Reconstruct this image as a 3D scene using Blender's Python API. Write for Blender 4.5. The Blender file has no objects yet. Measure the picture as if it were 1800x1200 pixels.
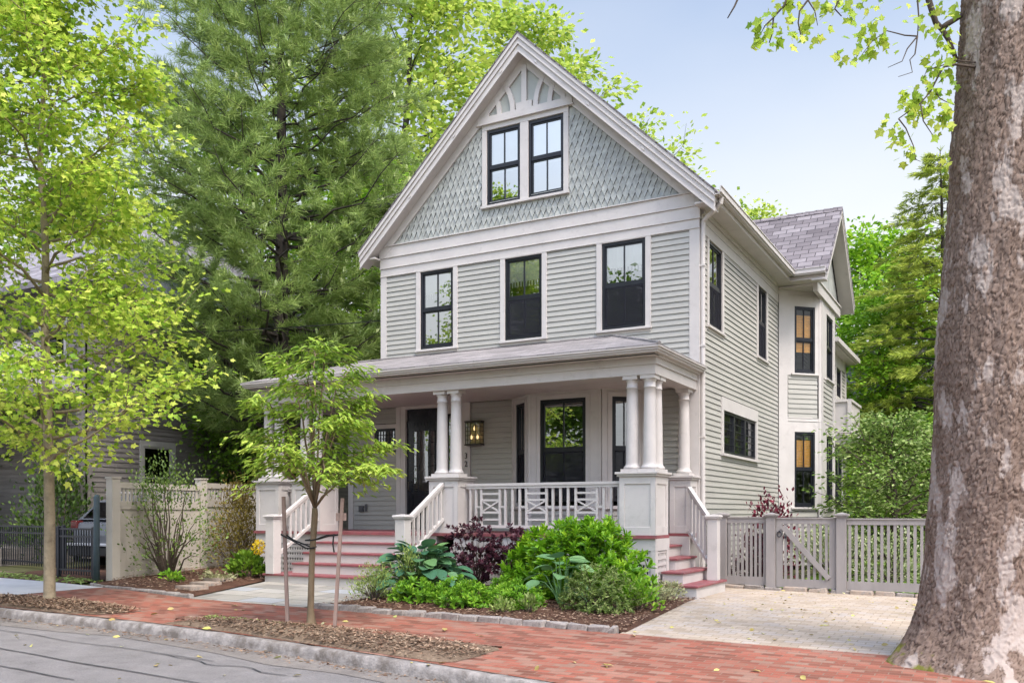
import bpy, math, random
import numpy as np
from mathutils import Vector, Matrix, noise
R = math.radians
S = bpy.context.scene
COL = S.collection
rng = np.random.default_rng(7)
random.seed(7)
ORG = {}

# ------------------------------------------------------------------ materials
def nmat(name):
    m = bpy.data.materials.new(name); m.use_nodes = True
    nt = m.node_tree; nt.nodes.clear()
    out = nt.nodes.new('ShaderNodeOutputMaterial')
    return m, nt, out
def N(nt, typ, **kw):
    n = nt.nodes.new(typ)
    for k, v in kw.items():
        if k in n.inputs: n.inputs[k].default_value = v
        else: setattr(n, k, v)
    return n
def c4(c): return (c[0], c[1], c[2], 1.0)
def ramp(nt, stops):
    r = nt.nodes.new('ShaderNodeValToRGB'); e = r.color_ramp.elements
    while len(e) < len(stops): e.new(0.5)
    for el, (p, c) in zip(e, stops): el.position = p; el.color = c4(c)
    return r
def paint(name, c, rough=.5, var=.06, scale=3.0, bump=.15, bscale=60, spec=.35, grain=(1, 1, 1), dirt=None):
    """weathered painted / plain surface: broad tone variation, fine bump, optional dirt blotches"""
    m, nt, out = nmat(name); L = nt.links.new
    p = N(nt, 'ShaderNodeBsdfPrincipled', Roughness=rough); p.inputs['Specular IOR Level'].default_value = spec
    tc = N(nt, 'ShaderNodeTexCoord'); mp = N(nt, 'ShaderNodeMapping'); mp.inputs['Scale'].default_value = grain
    L(tc.outputs['Object'], mp.inputs[0])
    n1 = N(nt, 'ShaderNodeTexNoise', Scale=scale, Detail=6.0, Roughness=.62); L(mp.outputs[0], n1.inputs['Vector'])
    lo = [max(0, x * (1 - var * 1.6)) for x in c]; hi = [x * (1 + var) for x in c]
    r = ramp(nt, [(.3, lo), (.7, hi)]); L(n1.outputs[0], r.inputs[0]); col = r.outputs[0]
    if dirt:
        n3 = N(nt, 'ShaderNodeTexNoise', Scale=dirt[1], Detail=8.0, Roughness=.7); L(mp.outputs[0], n3.inputs['Vector'])
        rr = ramp(nt, [(dirt[2], (0, 0, 0)), (dirt[2] + .16, (1, 1, 1))]); L(n3.outputs[0], rr.inputs[0])
        mx = N(nt, 'ShaderNodeMix', data_type='RGBA'); L(rr.outputs[0], mx.inputs[0]); L(col, mx.inputs[6]); mx.inputs[7].default_value = c4(dirt[0]); col = mx.outputs[2]
    L(col, p.inputs['Base Color'])
    n2 = N(nt, 'ShaderNodeTexNoise', Scale=bscale, Detail=5.0); L(mp.outputs[0], n2.inputs['Vector'])
    b = N(nt, 'ShaderNodeBump', Strength=bump, Distance=.01); L(n2.outputs[0], b.inputs['Height']); L(b.outputs[0], p.inputs['Normal'])
    L(p.outputs[0], out.inputs[0]); return m
def leafmat(name, stops, trans=.35, rough=.5):
    m, nt, out = nmat(name); L = nt.links.new
    a = N(nt, 'ShaderNodeAttribute', attribute_name='tint'); r = ramp(nt, stops); L(a.outputs['Fac'], r.inputs[0])
    p = N(nt, 'ShaderNodeBsdfPrincipled', Roughness=rough); p.inputs['Specular IOR Level'].default_value = .3
    L(r.outputs[0], p.inputs['Base Color'])
    t = N(nt, 'ShaderNodeBsdfTranslucent'); L(r.outputs[0], t.inputs[0])
    mx = N(nt, 'ShaderNodeMixShader', Fac=trans); L(p.outputs[0], mx.inputs[1]); L(t.outputs[0], mx.inputs[2]); L(mx.outputs[0], out.inputs[0])
    return m
def bricks(name, c1, c2, mortar, bw, bh, ms=.006, rough=.8, third=None, bump=.5, rot=0, offs=.5, blend=None):
    m, nt, out = nmat(name); L = nt.links.new
    p = N(nt, 'ShaderNodeBsdfPrincipled', Roughness=rough); p.inputs['Specular IOR Level'].default_value = .25
    uv = N(nt, 'ShaderNodeUVMap'); mp = N(nt, 'ShaderNodeMapping'); mp.inputs['Rotation'].default_value = (0, 0, rot); L(uv.outputs[0], mp.inputs[0])
    wob = N(nt, 'ShaderNodeTexNoise', Scale=1.6, Detail=3.0); L(mp.outputs[0], wob.inputs['Vector'])
    va = N(nt, 'ShaderNodeVectorMath', operation='MULTIPLY_ADD'); L(wob.outputs['Color'], va.inputs[0]); va.inputs[1].default_value = (.03, .03, 0); L(mp.outputs[0], va.inputs[2])
    bt = N(nt, 'ShaderNodeTexBrick'); bt.offset = offs
    for k, v in (('Scale', 1.0), ('Mortar Size', ms), ('Mortar Smooth', .3), ('Bias', 0.0), ('Brick Width', bw), ('Row Height', bh)): bt.inputs[k].default_value = v
    bt.inputs['Color1'].default_value = (0, 0, 0, 1); bt.inputs['Color2'].default_value = (1, 1, 1, 1); bt.inputs['Mortar'].default_value = (.5, .5, .5, 1)
    L(va.outputs[0], bt.inputs['Vector'])
    st = [(0, c1), (.55, c2)] + ([(1, third)] if third else [(1, [x * 1.12 for x in c2])])
    r = ramp(nt, st); L(bt.outputs['Color'], r.inputs[0])
    n1 = N(nt, 'ShaderNodeTexNoise', Scale=1.1, Detail=7.0, Roughness=.65); L(uv.outputs[0], n1.inputs['Vector'])
    r2 = ramp(nt, [(.25, (.62, .62, .62)), (.75, (1.12, 1.12, 1.12))]); L(n1.outputs[0], r2.inputs[0])
    mu = N(nt, 'ShaderNodeMix', data_type='RGBA', blend_type='MULTIPLY'); mu.inputs[0].default_value = .8; L(r.outputs[0], mu.inputs[6]); L(r2.outputs[0], mu.inputs[7])
    n2 = N(nt, 'ShaderNodeTexNoise', Scale=70.0, Detail=4.0); L(uv.outputs[0], n2.inputs['Vector'])
    r3 = ramp(nt, [(.3, (.8, .8, .8)), (.7, (1.12, 1.12, 1.12))]); L(n2.outputs[0], r3.inputs[0])
    mu2 = N(nt, 'ShaderNodeMix', data_type='RGBA', blend_type='MULTIPLY'); mu2.inputs[0].default_value = .8; L(mu.outputs[2], mu2.inputs[6]); L(r3.outputs[0], mu2.inputs[7])
    mm = N(nt, 'ShaderNodeMix', data_type='RGBA'); L(bt.outputs['Fac'], mm.inputs[0]); L(mu2.outputs[2], mm.inputs[6]); mm.inputs[7].default_value = c4(mortar); col = mm.outputs[2]
    if blend:
        n3 = N(nt, 'ShaderNodeTexNoise', Scale=blend[1], Detail=9.0, Roughness=.7); L(uv.outputs[0], n3.inputs['Vector'])
        r4 = ramp(nt, [(blend[2], (0, 0, 0)), (blend[2] + .15, (1, 1, 1))]); L(n3.outputs[0], r4.inputs[0])
        mb = N(nt, 'ShaderNodeMix', data_type='RGBA'); L(r4.outputs[0], mb.inputs[0]); L(col, mb.inputs[6]); mb.inputs[7].default_value = c4(blend[0]); col = mb.outputs[2]
    L(col, p.inputs['Base Color'])
    sub = N(nt, 'ShaderNodeMath', operation='MULTIPLY_ADD'); L(n2.outputs[0], sub.inputs[0]); sub.inputs[1].default_value = .35; 
    inv = N(nt, 'ShaderNodeMath', operation='SUBTRACT'); inv.inputs[0].default_value = 1; L(bt.outputs['Fac'], inv.inputs[1]); L(inv.outputs[0], sub.inputs[2])
    b = N(nt, 'ShaderNodeBump', Strength=bump, Distance=.008); L(sub.outputs[0], b.inputs['Height']); L(b.outputs[0], p.inputs['Normal'])
    L(p.outputs[0], out.inputs[0]); return m
def soil(name, stops, scale=25, bump=.8, rough=.95):
    m, nt, out = nmat(name); L = nt.links.new
    p = N(nt, 'ShaderNodeBsdfPrincipled', Roughness=rough); p.inputs['Specular IOR Level'].default_value = .15
    tc = N(nt, 'ShaderNodeTexCoord')
    n1 = N(nt, 'ShaderNodeTexNoise', Scale=scale, Detail=10.0, Roughness=.75); L(tc.outputs['Object'], n1.inputs['Vector'])
    n0 = N(nt, 'ShaderNodeTexNoise', Scale=scale * .06, Detail=5.0, Roughness=.6); L(tc.outputs['Object'], n0.inputs['Vector'])
    mixv = N(nt, 'ShaderNodeMath', operation='MULTIPLY_ADD'); L(n1.outputs[0], mixv.inputs[0]); mixv.inputs[1].default_value = .6
    m2 = N(nt, 'ShaderNodeMath', operation='MULTIPLY'); L(n0.outputs[0], m2.inputs[0]); m2.inputs[1].default_value = .4; L(m2.outputs[0], mixv.inputs[2])
    r = ramp(nt, stops); L(mixv.outputs[0], r.inputs[0]); L(r.outputs[0], p.inputs['Base Color'])
    b = N(nt, 'ShaderNodeBump', Strength=bump, Distance=.02); L(n1.outputs[0], b.inputs['Height']); L(b.outputs[0], p.inputs['Normal'])
    L(p.outputs[0], out.inputs[0]); return m
def glassmat(name, refl=.3, dark=(.012, .014, .016), clear=.74, graze=.7):
    m, nt, out = nmat(name); L = nt.links.new
    t = N(nt, 'ShaderNodeBsdfTransparent'); t.inputs[0].default_value = (clear, clear, clear, 1)
    g = N(nt, 'ShaderNodeBsdfGlossy', Roughness=.008); g.inputs[0].default_value = (.92, .95, .97, 1)
    tc = N(nt, 'ShaderNodeTexCoord'); n = N(nt, 'ShaderNodeTexNoise', Scale=1.6, Detail=1.0); L(tc.outputs['Object'], n.inputs['Vector'])
    b = N(nt, 'ShaderNodeBump', Strength=.08, Distance=.02); L(n.outputs[0], b.inputs['Height']); L(b.outputs[0], g.inputs['Normal'])
    f = N(nt, 'ShaderNodeLayerWeight', Blend=.35)
    ma = N(nt, 'ShaderNodeMath', operation='MULTIPLY_ADD'); L(f.outputs['Fresnel'], ma.inputs[0]); ma.inputs[1].default_value = graze; ma.inputs[2].default_value = refl; ma.use_clamp = True
    mx = N(nt, 'ShaderNodeMixShader'); L(ma.outputs[0], mx.inputs[0]); L(t.outputs[0], mx.inputs[1]); L(g.outputs[0], mx.inputs[2]); L(mx.outputs[0], out.inputs[0])
    return m

M = {}
M['trim'] = paint('trim_paint', (.505, .468, .44), .42, .05, 2.2, .14, 45, dirt=((.415, .38, .355), 3.5, .56))
M['siding'] = paint('siding_paint', (.362, .346, .308), .45, .07, 1.4, .2, 50, grain=(.5, .5, 2.5), dirt=((.305, .295, .265), 3.2, .55))
M['shingle'] = paint('gable_shingle_paint', (.345, .35, .32), .55, .22, 7, .3, 40, dirt=((.31, .325, .33), 9, .55))
M['fanback'] = paint('fan_panel_paint', (.37, .38, .35), .5, .06)
M['red'] = paint('red_deck_paint', (.235, .07, .076), .55, .16, 5, .15, 30, dirt=((.205, .115, .11), 7, .50))
M['blackframe'] = paint('black_window_paint', (.014, .015, .020), .3, .2, 3, .05)
M['blackdoor'] = paint('black_door_paint', (.012, .014, .020), .22, .2, 3, .05, spec=.5)
m, nt, out = nmat('insect_screen'); a = N(nt, 'ShaderNodeBsdfTransparent'); b = N(nt, 'ShaderNodeBsdfDiffuse'); b.inputs[0].default_value = (.042, .042, .050, 1); a.inputs[0].default_value = (.8, .8, .8, 1)
mx = N(nt, 'ShaderNodeMixShader', Fac=.36); nt.links.new(a.outputs[0], mx.inputs[1]); nt.links.new(b.outputs[0], mx.inputs[2]); nt.links.new(mx.outputs[0], out.inputs[0]); M['screen'] = m
M['glass'] = glassmat('window_glass', .3)
M['clearglass'] = glassmat('clear_bay_glass', .04, clear=.92)
M['skyglass'] = glassmat('bright_window_glass', .5)
M['curtain'] = paint('white_curtain', (.82, .82, .76), .8, .05)
M['blind'] = paint('woven_wood_blind', (.80, .42, .10), .6, .15, 8, .2, grain=(1, 1, 9))
M['lap_shade'] = paint('board_lap_shadow', (.10, .10, .095), .8, .15)  # shadow line under each lap, painted dark onto the board's bottom face
M['shingle_shade'] = paint('shingle_butt_shadow', (.075, .08, .08), .8, .15)  # shade along the pointed butts put into the colour of their edges
M['roof'] = bricks('slate_grey_shingles', (.12, .103, .107), (.19, .167, .172), (.035, .03, .032), .34, .19, .010, .85, (.255, .228, .232), .6)
M['porchroof'] = bricks('porch_roof_shingles', (.185, .168, .162), (.26, .235, .228), (.10, .09, .085), .30, .14, .006, .85, (.32, .29, .28), .6)
M['fence'] = paint('grey_fence_paint', (.275, .247, .234), .6, .12, 3, .3, 40, grain=(1, 1, .3), dirt=((.24, .22, .205), 6, .56))
M['vinyl'] = paint('beige_vinyl', (.45, .405, .345), .45, .05, 1.5, .08, 40, dirt=((.37, .33, .27), 3, .62))
M['iron'] = paint('black_iron', (.018, .020, .026), .4, .2, 5, .1)
M['pole'] = paint('teal_grey_post', (.07, .10, .115), .5, .15, 5, .2)
M['lantern'] = paint('bronze_metal', (.05, .042, .033), .4, .2)
M['stake'] = paint('weathered_stake_wood', (.25, .175, .145), .85, .2, 5, .6, 30, grain=(6, 6, .6))
M['strap'] = paint('black_rubber_strap', (.012, .012, .012), .6, .1)
M['bark_young'] = paint('young_plane_bark', (.27, .215, .14), .85, .22, 7, .6, 30, dirt=((.13, .09, .055), 9, .55))
M['bark_small'] = paint('smooth_brown_bark', (.17, .12, .07), .8, .2, 8, .5, 40, grain=(1, 1, .5), dirt=((.20, .17, .09), 6, .55))
M['bark_dark'] = paint('dark_pine_bark', (.062, .05, .042), .95, .3, 7, .9, 18, grain=(1, 1, .35))
M['twig'] = paint('thin_twig_bark', (.075, .055, .04), .9, .2, 8, .3)
M['kerb'] = paint('granite_kerb', (.265, .238, .218), .85, .25, 9, .9, 45, dirt=((.12, .10, .085), 3.2, .47))
M['cobble'] = paint('granite_cobble', (.28, .245, .22), .85, .3, 8, .9, 35, dirt=((.15, .13, .11), 7, .50))
M['ledge'] = paint('tan_ledge_stone', (.33, .26, .205), .9, .22, 6, .8, 30, dirt=((.22, .20, .18), 5, .52))
M['concrete'] = paint('pale_concrete', (.47, .44, .42), .85, .09, 1.5, .4, 60, dirt=((.37, .35, .33), 2, .6))
M['brick'] = bricks('red_brick_paving', (.165, .065, .042), (.315, .10, .064), (.21, .13, .095), .205, .1, .007, .85, (.28, .165, .12), .9, blend=((.185, .115, .078), 1.3, .58))
M['paver'] = bricks('tan_cobble_paving', (.36, .285, .21), (.45, .365, .28), (.27, .215, .15), .20, .13, .007, .9, (.40, .345, .30), .6, blend=((.31, .27, .13), 1.6, .62))
M['flag'] = bricks('bluestone_flags', (.24, .225, .20), (.37, .34, .29), (.12, .105, .08), .72, .46, .012, .8, (.33, .34, .35), .5, blend=((.26, .21, .15), 1.2, .6))
M['asphalt'] = soil('worn_asphalt', [(.28, (.085, .076, .072)), (.47, (.185, .170, .162)), (.60, (.225, .207, .198)), (.75, (.40, .375, .355))], 48, 1.0, .9)
M['gutterdirt'] = soil('road_edge_grit', [(.25, (.075, .065, .058)), (.5, (.17, .15, .135)), (.8, (.27, .24, .21))], 40, .7)
M['tar'] = paint('tar_crack_seal', (.035, .034, .036), .7, .25, 9, .4)
M['mulch'] = soil('dark_red_mulch', [(.3, (.028, .013, .009)), (.5, (.085, .043, .028)), (.75, (.17, .09, .055))], 30, 1.0)
M['dirt'] = soil('tree_pit_soil', [(.3, (.065, .042, .027)), (.5, (.165, .115, .078)), (.75, (.29, .22, .155))], 28, 1.0)
M['earth'] = soil('garden_earth', [(.3, (.035, .035, .014)), (.5, (.075, .075, .03)), (.8, (.14, .125, .06))], 6, .8)
M['lawn'] = leafmat('lawn_blades', [(0, (.10, .20, .02)), (1, (.26, .40, .05))], .3)
M['chip'] = leafmat('wood_chip', [(0, (.06, .03, .018)), (.5, (.20, .12, .075)), (1, (.42, .31, .21))], 0, .9)
M['fallen'] = leafmat('fallen_leaf', [(0, (.32, .22, .08)), (.5, (.50, .42, .14)), (.8, (.40, .45, .08)), (1, (.62, .55, .35))], .15)
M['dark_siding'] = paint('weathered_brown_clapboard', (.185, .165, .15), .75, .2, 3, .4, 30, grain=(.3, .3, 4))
M['nwhite'] = paint('neighbour_white_trim', (.36, .34, .31), .5, .08)
M['dimglass'] = glassmat('dim_window_glass', .06, clear=.3, graze=.2)
M['nroof'] = bricks('neighbour_grey_roof', (.17, .155, .165), (.25, .23, .245), (.09, .08, .09), .3, .15, .006, .9, (.30, .28, .30), .6)
M['pale_siding'] = paint('pale_grey_clapboard', (.29, .28, .285), .6, .06, 2, .2)
M['car'] = paint('silver_car_paint', (.085, .09, .10), .25, .04, 1, .02, spec=.6)
M['carblack'] = paint('black_car_trim', (.012, .012, .014), .4, .1)
M['carglass'] = glassmat('car_glass', .25, clear=.15)
M['taillight'] = paint('red_lens', (.09, .01, .01), .2, .05, spec=.6)
M['tyre'] = paint('tyre_rubber', (.02, .02, .02), .85, .1)
M['rim'] = paint('alloy_rim', (.4, .4, .42), .3, .05)
M['number'] = paint('black_numeral', (.012, .012, .012), .4, .05)
M['yellow'] = leafmat('yellow_petal', [(0, (.55, .30, .01)), (1, (.80, .62, .04))], .2)
M['galv'] = paint('dull_grey_plastic', (.10, .10, .105), .6, .1)
# foliage
M['leaf_plane'] = leafmat('fresh_plane_leaf', [(0, (.20, .35, .035)), (.5, (.43, .58, .065)), (1, (.68, .73, .14))], .5)
M['leaf_small'] = leafmat('zelkova_leaf', [(0, (.10, .19, .025)), (.5, (.25, .38, .04)), (1, (.52, .59, .10))], .42)
M['leaf_back'] = leafmat('spring_crown_leaf', [(0, (.19, .31, .04)), (.5, (.40, .52, .075)), (1, (.62, .67, .16))], .48)
M['leaf_mid'] = leafmat('mid_green_leaf', [(0, (.06, .13, .012)), (.5, (.13, .24, .02)), (1, (.24, .36, .035))], .35)
M['leaf_lime'] = leafmat('lime_maple_leaf', [(0, (.12, .27, .012)), (.5, (.22, .42, .02)), (1, (.38, .55, .04))], .42)
M['leaf_dark'] = leafmat('dark_green_leaf', [(0, (.03, .06, .012)), (.5, (.065, .12, .02)), (1, (.14, .21, .03))], .25)
M['needle'] = leafmat('pine_needle', [(0, (.10, .165, .035)), (.5, (.24, .34, .085)), (1, (.43, .52, .16))], .4)
M['candle'] = leafmat('pine_candle', [(0, (.34, .42, .17)), (1, (.52, .58, .28))], .2)
M['hemlock'] = leafmat('hemlock_spray', [(0, (.15, .215, .03)), (.5, (.37, .45, .06)), (1, (.62, .66, .13))], .48)
M['hosta'] = leafmat('hosta_leaf', [(0, (.04, .11, .06)), (.5, (.07, .175, .09)), (1, (.15, .27, .085))], .2, .38)
M['hosta2'] = leafmat('blue_hosta_leaf', [(0, (.08, .19, .085)), (1, (.20, .33, .13))], .2, .45)
M['purple'] = leafmat('purple_smokebush_leaf', [(0, (.035, .010, .016)), (.5, (.075, .022, .035)), (1, (.15, .05, .065))], .2)
M['redleaf'] = leafmat('wine_red_leaf', [(0, (.05, .01, .016)), (.6, (.13, .015, .03)), (1, (.33, .04, .07))], .25)
M['bright'] = leafmat('bright_shrub_leaf', [(0, (.07, .19, .008)), (.5, (.18, .38, .016)), (1, (.38, .56, .035))], .33, .4)
M['lowgreen'] = leafmat('low_plant_leaf', [(0, (.08, .21, .014)), (.5, (.18, .37, .024)), (1, (.34, .52, .05))], .35)
M['wispy'] = leafmat('wispy_yellow_green', [(0, (.16, .24, .05)), (1, (.40, .48, .14))], .3)
M['spirea'] = leafmat('spirea_leaf', [(0, (.08, .13, .025)), (.5, (.17, .24, .05)), (.85, (.30, .35, .12)), (1, (.42, .42, .22))], .3)
M['cream'] = leafmat('cream_groundcover', [(0, (.20, .22, .08)), (1, (.48, .46, .27))], .3)
M['olive'] = leafmat('bronze_olive_leaf', [(0, (.11, .075, .018)), (.5, (.19, .14, .03)), (1, (.29, .25, .05))], .3)
M['bushgreen'] = leafmat('sparse_bush_leaf', [(0, (.06, .11, .022)), (.5, (.13, .21, .04)), (1, (.26, .34, .08))], .3)
M['dogwood'] = leafmat('dogwood_leaf', [(0, (.07, .14, .022)), (.5, (.17, .27, .045)), (1, (.42, .49, .18))], .38)
M['variegated'] = leafmat('variegated_leaf', [(0, (.12, .18, .05)), (.5, (.30, .36, .14)), (1, (.55, .55, .38))], .3)
def barkmat():
    m, nt, out = nmat('old_plane_bark'); L = nt.links.new
    p = N(nt, 'ShaderNodeBsdfPrincipled', Roughness=.9); p.inputs['Specular IOR Level'].default_value = .15
    a = N(nt, 'ShaderNodeAttribute', attribute_name='tint')   # plate height
    tc = N(nt, 'ShaderNodeTexCoord')
    n = N(nt, 'ShaderNodeTexNoise', Scale=14.0, Detail=8.0, Roughness=.7); L(tc.outputs['Object'], n.inputs['Vector'])
    r = ramp(nt, [(.25, (.115, .078, .058)), (.5, (.205, .148, .116)), (.8, (.30, .232, .19))]); L(n.outputs[0], r.inputs[0])
    r2 = ramp(nt, [(.0, (.36, .33, .31)), (.3, (.78, .76, .74)), (.65, (.97, .96, .95)), (1, (1.18, 1.16, 1.14))]); L(a.outputs['Fac'], r2.inputs[0])
    mu = N(nt, 'ShaderNodeMix', data_type='RGBA', blend_type='MULTIPLY'); mu.inputs[0].default_value = 1; L(r.outputs[0], mu.inputs[6]); L(r2.outputs[0], mu.inputs[7])
    mp = N(nt, 'ShaderNodeMapping'); mp.inputs['Scale'].default_value = (1, 1, .42); L(tc.outputs['Object'], mp.inputs[0])
    n3 = N(nt, 'ShaderNodeTexNoise', Scale=3.8, Detail=7.0, Roughness=.62); L(mp.outputs[0], n3.inputs['Vector'])
    r3 = ramp(nt, [(.545, (0, 0, 0)), (.585, (1, 1, 1))]); L(n3.outputs[0], r3.inputs[0])
    mx = N(nt, 'ShaderNodeMix', data_type='RGBA'); L(r3.outputs[0], mx.inputs[0]); L(mu.outputs[2], mx.inputs[6]); mx.inputs[7].default_value = (.345, .285, .245, 1)
    sx = N(nt, 'ShaderNodeSeparateXYZ'); L(tc.outputs['Object'], sx.inputs[0])
    n4 = N(nt, 'ShaderNodeTexNoise', Scale=9.0, Detail=7.0); L(tc.outputs['Object'], n4.inputs['Vector'])
    ms = N(nt, 'ShaderNodeMath', operation='MULTIPLY_ADD'); L(sx.outputs['Z'], ms.inputs[0]); ms.inputs[1].default_value = -.55; L(n4.outputs[0], ms.inputs[2])
    ms2 = N(nt, 'ShaderNodeMath', operation='MULTIPLY_ADD'); L(sx.outputs['X'], ms2.inputs[0]); ms2.inputs[1].default_value = -.45; L(ms.outputs[0], ms2.inputs[2])
    r5 = ramp(nt, [(.79, (0, 0, 0)), (.90, (1, 1, 1))]); L(ms2.outputs[0], r5.inputs[0])
    mo = N(nt, 'ShaderNodeMix', data_type='RGBA'); L(r5.outputs[0], mo.inputs[0]); L(mx.outputs[2], mo.inputs[6]); mo.inputs[7].default_value = (.15, .145, .03, 1)
    L(mo.outputs[2], p.inputs['Base Color'])
    b = N(nt, 'ShaderNodeBump', Strength=.7, Distance=.015); L(n.outputs[0], b.inputs['Height']); L(b.outputs[0], p.inputs['Normal'])
    L(p.outputs[0], out.inputs[0]); return m
M['bark_old'] = barkmat()

# ------------------------------------------------------------------ mesh builder
class MB:
    def __init__(s, T=None): s.v = []; s.f = []; s.m = []; s.T = T; s.mi = 0
    def pts(s, ps):
        b = len(s.v)
        if s.T is None: s.v.extend([tuple(p) for p in ps])
        else: s.v.extend([tuple(s.T @ Vector(p)) for p in ps])
        return b
    def face(s, idx): s.f.append(tuple(idx)); s.m.append(s.mi)
    def poly(s, ps): b = s.pts(ps); s.face(range(b, b + len(ps)))
    def hexa(s, p):   # 8 corners: bottom loop 0-3, top loop 4-7
        b = s.pts(p)
        for q in ((3, 2, 1, 0), (4, 5, 6, 7), (0, 1, 5, 4), (1, 2, 6, 5), (2, 3, 7, 6), (3, 0, 4, 7)): s.face([b + i for i in q])
    def box(s, x0, x1, y0, y1, z0, z1):
        s.hexa([(x0, y0, z0), (x1, y0, z0), (x1, y1, z0), (x0, y1, z0), (x0, y0, z1), (x1, y0, z1), (x1, y1, z1), (x0, y1, z1)])
    def bar(s, a, b, w, h, up=(0, 0, 1)):   # rectangular bar from a to b: w sideways, h along up
        a = Vector(a); b = Vector(b); d = (b - a).normalized(); u = Vector(up); sd = d.cross(u)
        if sd.length < 1e-5: sd = d.cross(Vector((1, 0, 0)))
        sd.normalize(); u = sd.cross(d).normalized(); sd *= w / 2; u *= h / 2
        s.hexa([a - sd - u, a + sd - u, b + sd - u, b - sd - u, a - sd + u, a + sd + u, b + sd + u, b - sd + u])
    def prism(s, outline, d0, d1, axis='y'):   # closed outline (a,b) extruded along axis
        def P(a, b, d): return {'y': (a, d, b), 'x': (d, a, b), 'z': (a, b, d)}[axis]
        n = len(outline); b0 = s.pts([P(a, b, d0) for a, b in outline]); b1 = s.pts([P(a, b, d1) for a, b in outline])
        s.face([b0 + i for i in range(n)]); s.face([b1 + n - 1 - i for i in range(n)])
        for i in range(n): j = (i + 1) % n; s.face([b0 + i, b0 + j, b1 + j, b1 + i])
    def tube(s, pts, rad, n=6, cap=True):
        pts = [Vector(p) for p in pts]; k = len(pts)
        if not hasattr(rad, '__len__'): rad = [rad] * k
        rings = []; ref = None
        for i, p in enumerate(pts):
            d = (pts[min(i + 1, k - 1)] - pts[max(i - 1, 0)])
            if d.length < 1e-9: d = Vector((0, 0, 1))
            d.normalize()
            if ref is None:
                ref = Vector((1, 0, 0)) if abs(d.x) < .8 else Vector((0, 1, 0))
            u = (ref - d * ref.dot(d))
            if u.length < 1e-6: u = d.orthogonal()
            u.normalize(); w = d.cross(u); ref = u
            rings.append(s.pts([p + (u * math.cos(2 * math.pi * j / n) + w * math.sin(2 * math.pi * j / n)) * rad[i] for j in range(n)]))
        for a, b in zip(rings, rings[1:]):
            for j in range(n): s.face([a + j, a + (j + 1) % n, b + (j + 1) % n, b + j])
        if cap: s.face([rings[0] + n - 1 - j for j in range(n)]); s.face([rings[-1] + j for j in range(n)])
    def lathe(s, x, y, prof, n=20):
        rings = [s.pts([(x + r * math.cos(2 * math.pi * j / n), y + r * math.sin(2 * math.pi * j / n), z) for j in range(n)]) for r, z in prof]
        for a, b in zip(rings, rings[1:]):
            for j in range(n): s.face([a + j, a + (j + 1) % n, b + (j + 1) % n, b + j])
        s.face([rings[-1] + j for j in range(n)]); s.face([rings[0] + n - 1 - j for j in range(n)])
    def grid(s, P, nu, nv):   # P(i,j)
        b = s.pts([P(i, j) for i in range(nu) for j in range(nv)])
        for i in range(nu - 1):
            for j in range(nv - 1): s.face([b + i * nv + j, b + (i + 1) * nv + j, b + (i + 1) * nv + j + 1, b + i * nv + j + 1])
    def build(s, name, mats, parent=None, loc=None, smooth=False, bevel=0):
        return mesh_obj(name, np.array(s.v, dtype=np.float64).reshape(-1, 3), s.f, mats, parent, loc, smooth, bevel, s.m)

def mesh_obj(name, V, F, mats, parent=None, loc=None, smooth=False, bevel=0, mi=None, tint=None):
    if not isinstance(mats, (list, tuple)): mats = [mats]
    o0 = ORG[parent.name] if parent is not None else (loc if loc is not None else (0, 0, 0))
    V = V - np.array(o0)
    me = bpy.data.meshes.new(name)
    if isinstance(F, np.ndarray):   # uniform faces
        nf, k = F.shape; me.vertices.add(len(V)); me.vertices.foreach_set('co', V.astype(np.float32).ravel())
        me.loops.add(nf * k); me.loops.foreach_set('vertex_index', F.astype(np.int32).ravel())
        me.polygons.add(nf); me.polygons.foreach_set('loop_start', np.arange(0, nf * k, k, dtype=np.int32))
        me.update(calc_edges=True)
    else:
        me.from_pydata([tuple(p) for p in V], [], F)
    for m in mats: me.materials.append(M[m])
    if mi is not None and len(mats) > 1: me.polygons.foreach_set('material_index', np.array(mi, dtype=np.int32))
    if tint is not None:
        at = me.attributes.new('tint', 'FLOAT', 'POINT'); at.data.foreach_set('value', tint.astype(np.float32))
    if len(me.polygons) < 60000 and tint is None: metre_uv(me)
    if smooth: me.polygons.foreach_set('use_smooth', np.ones(len(me.polygons), dtype=bool))
    me.update()
    ob = bpy.data.objects.new(name, me); COL.objects.link(ob)
    if parent is not None: ob.parent = parent
    else: ob.location = o0
    ORG[ob.name] = tuple(o0)
    if bevel:
        b = ob.modifiers.new('bevel', 'BEVEL'); b.width = bevel; b.segments = 1; b.limit_method = 'ANGLE'
    return ob
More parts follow.
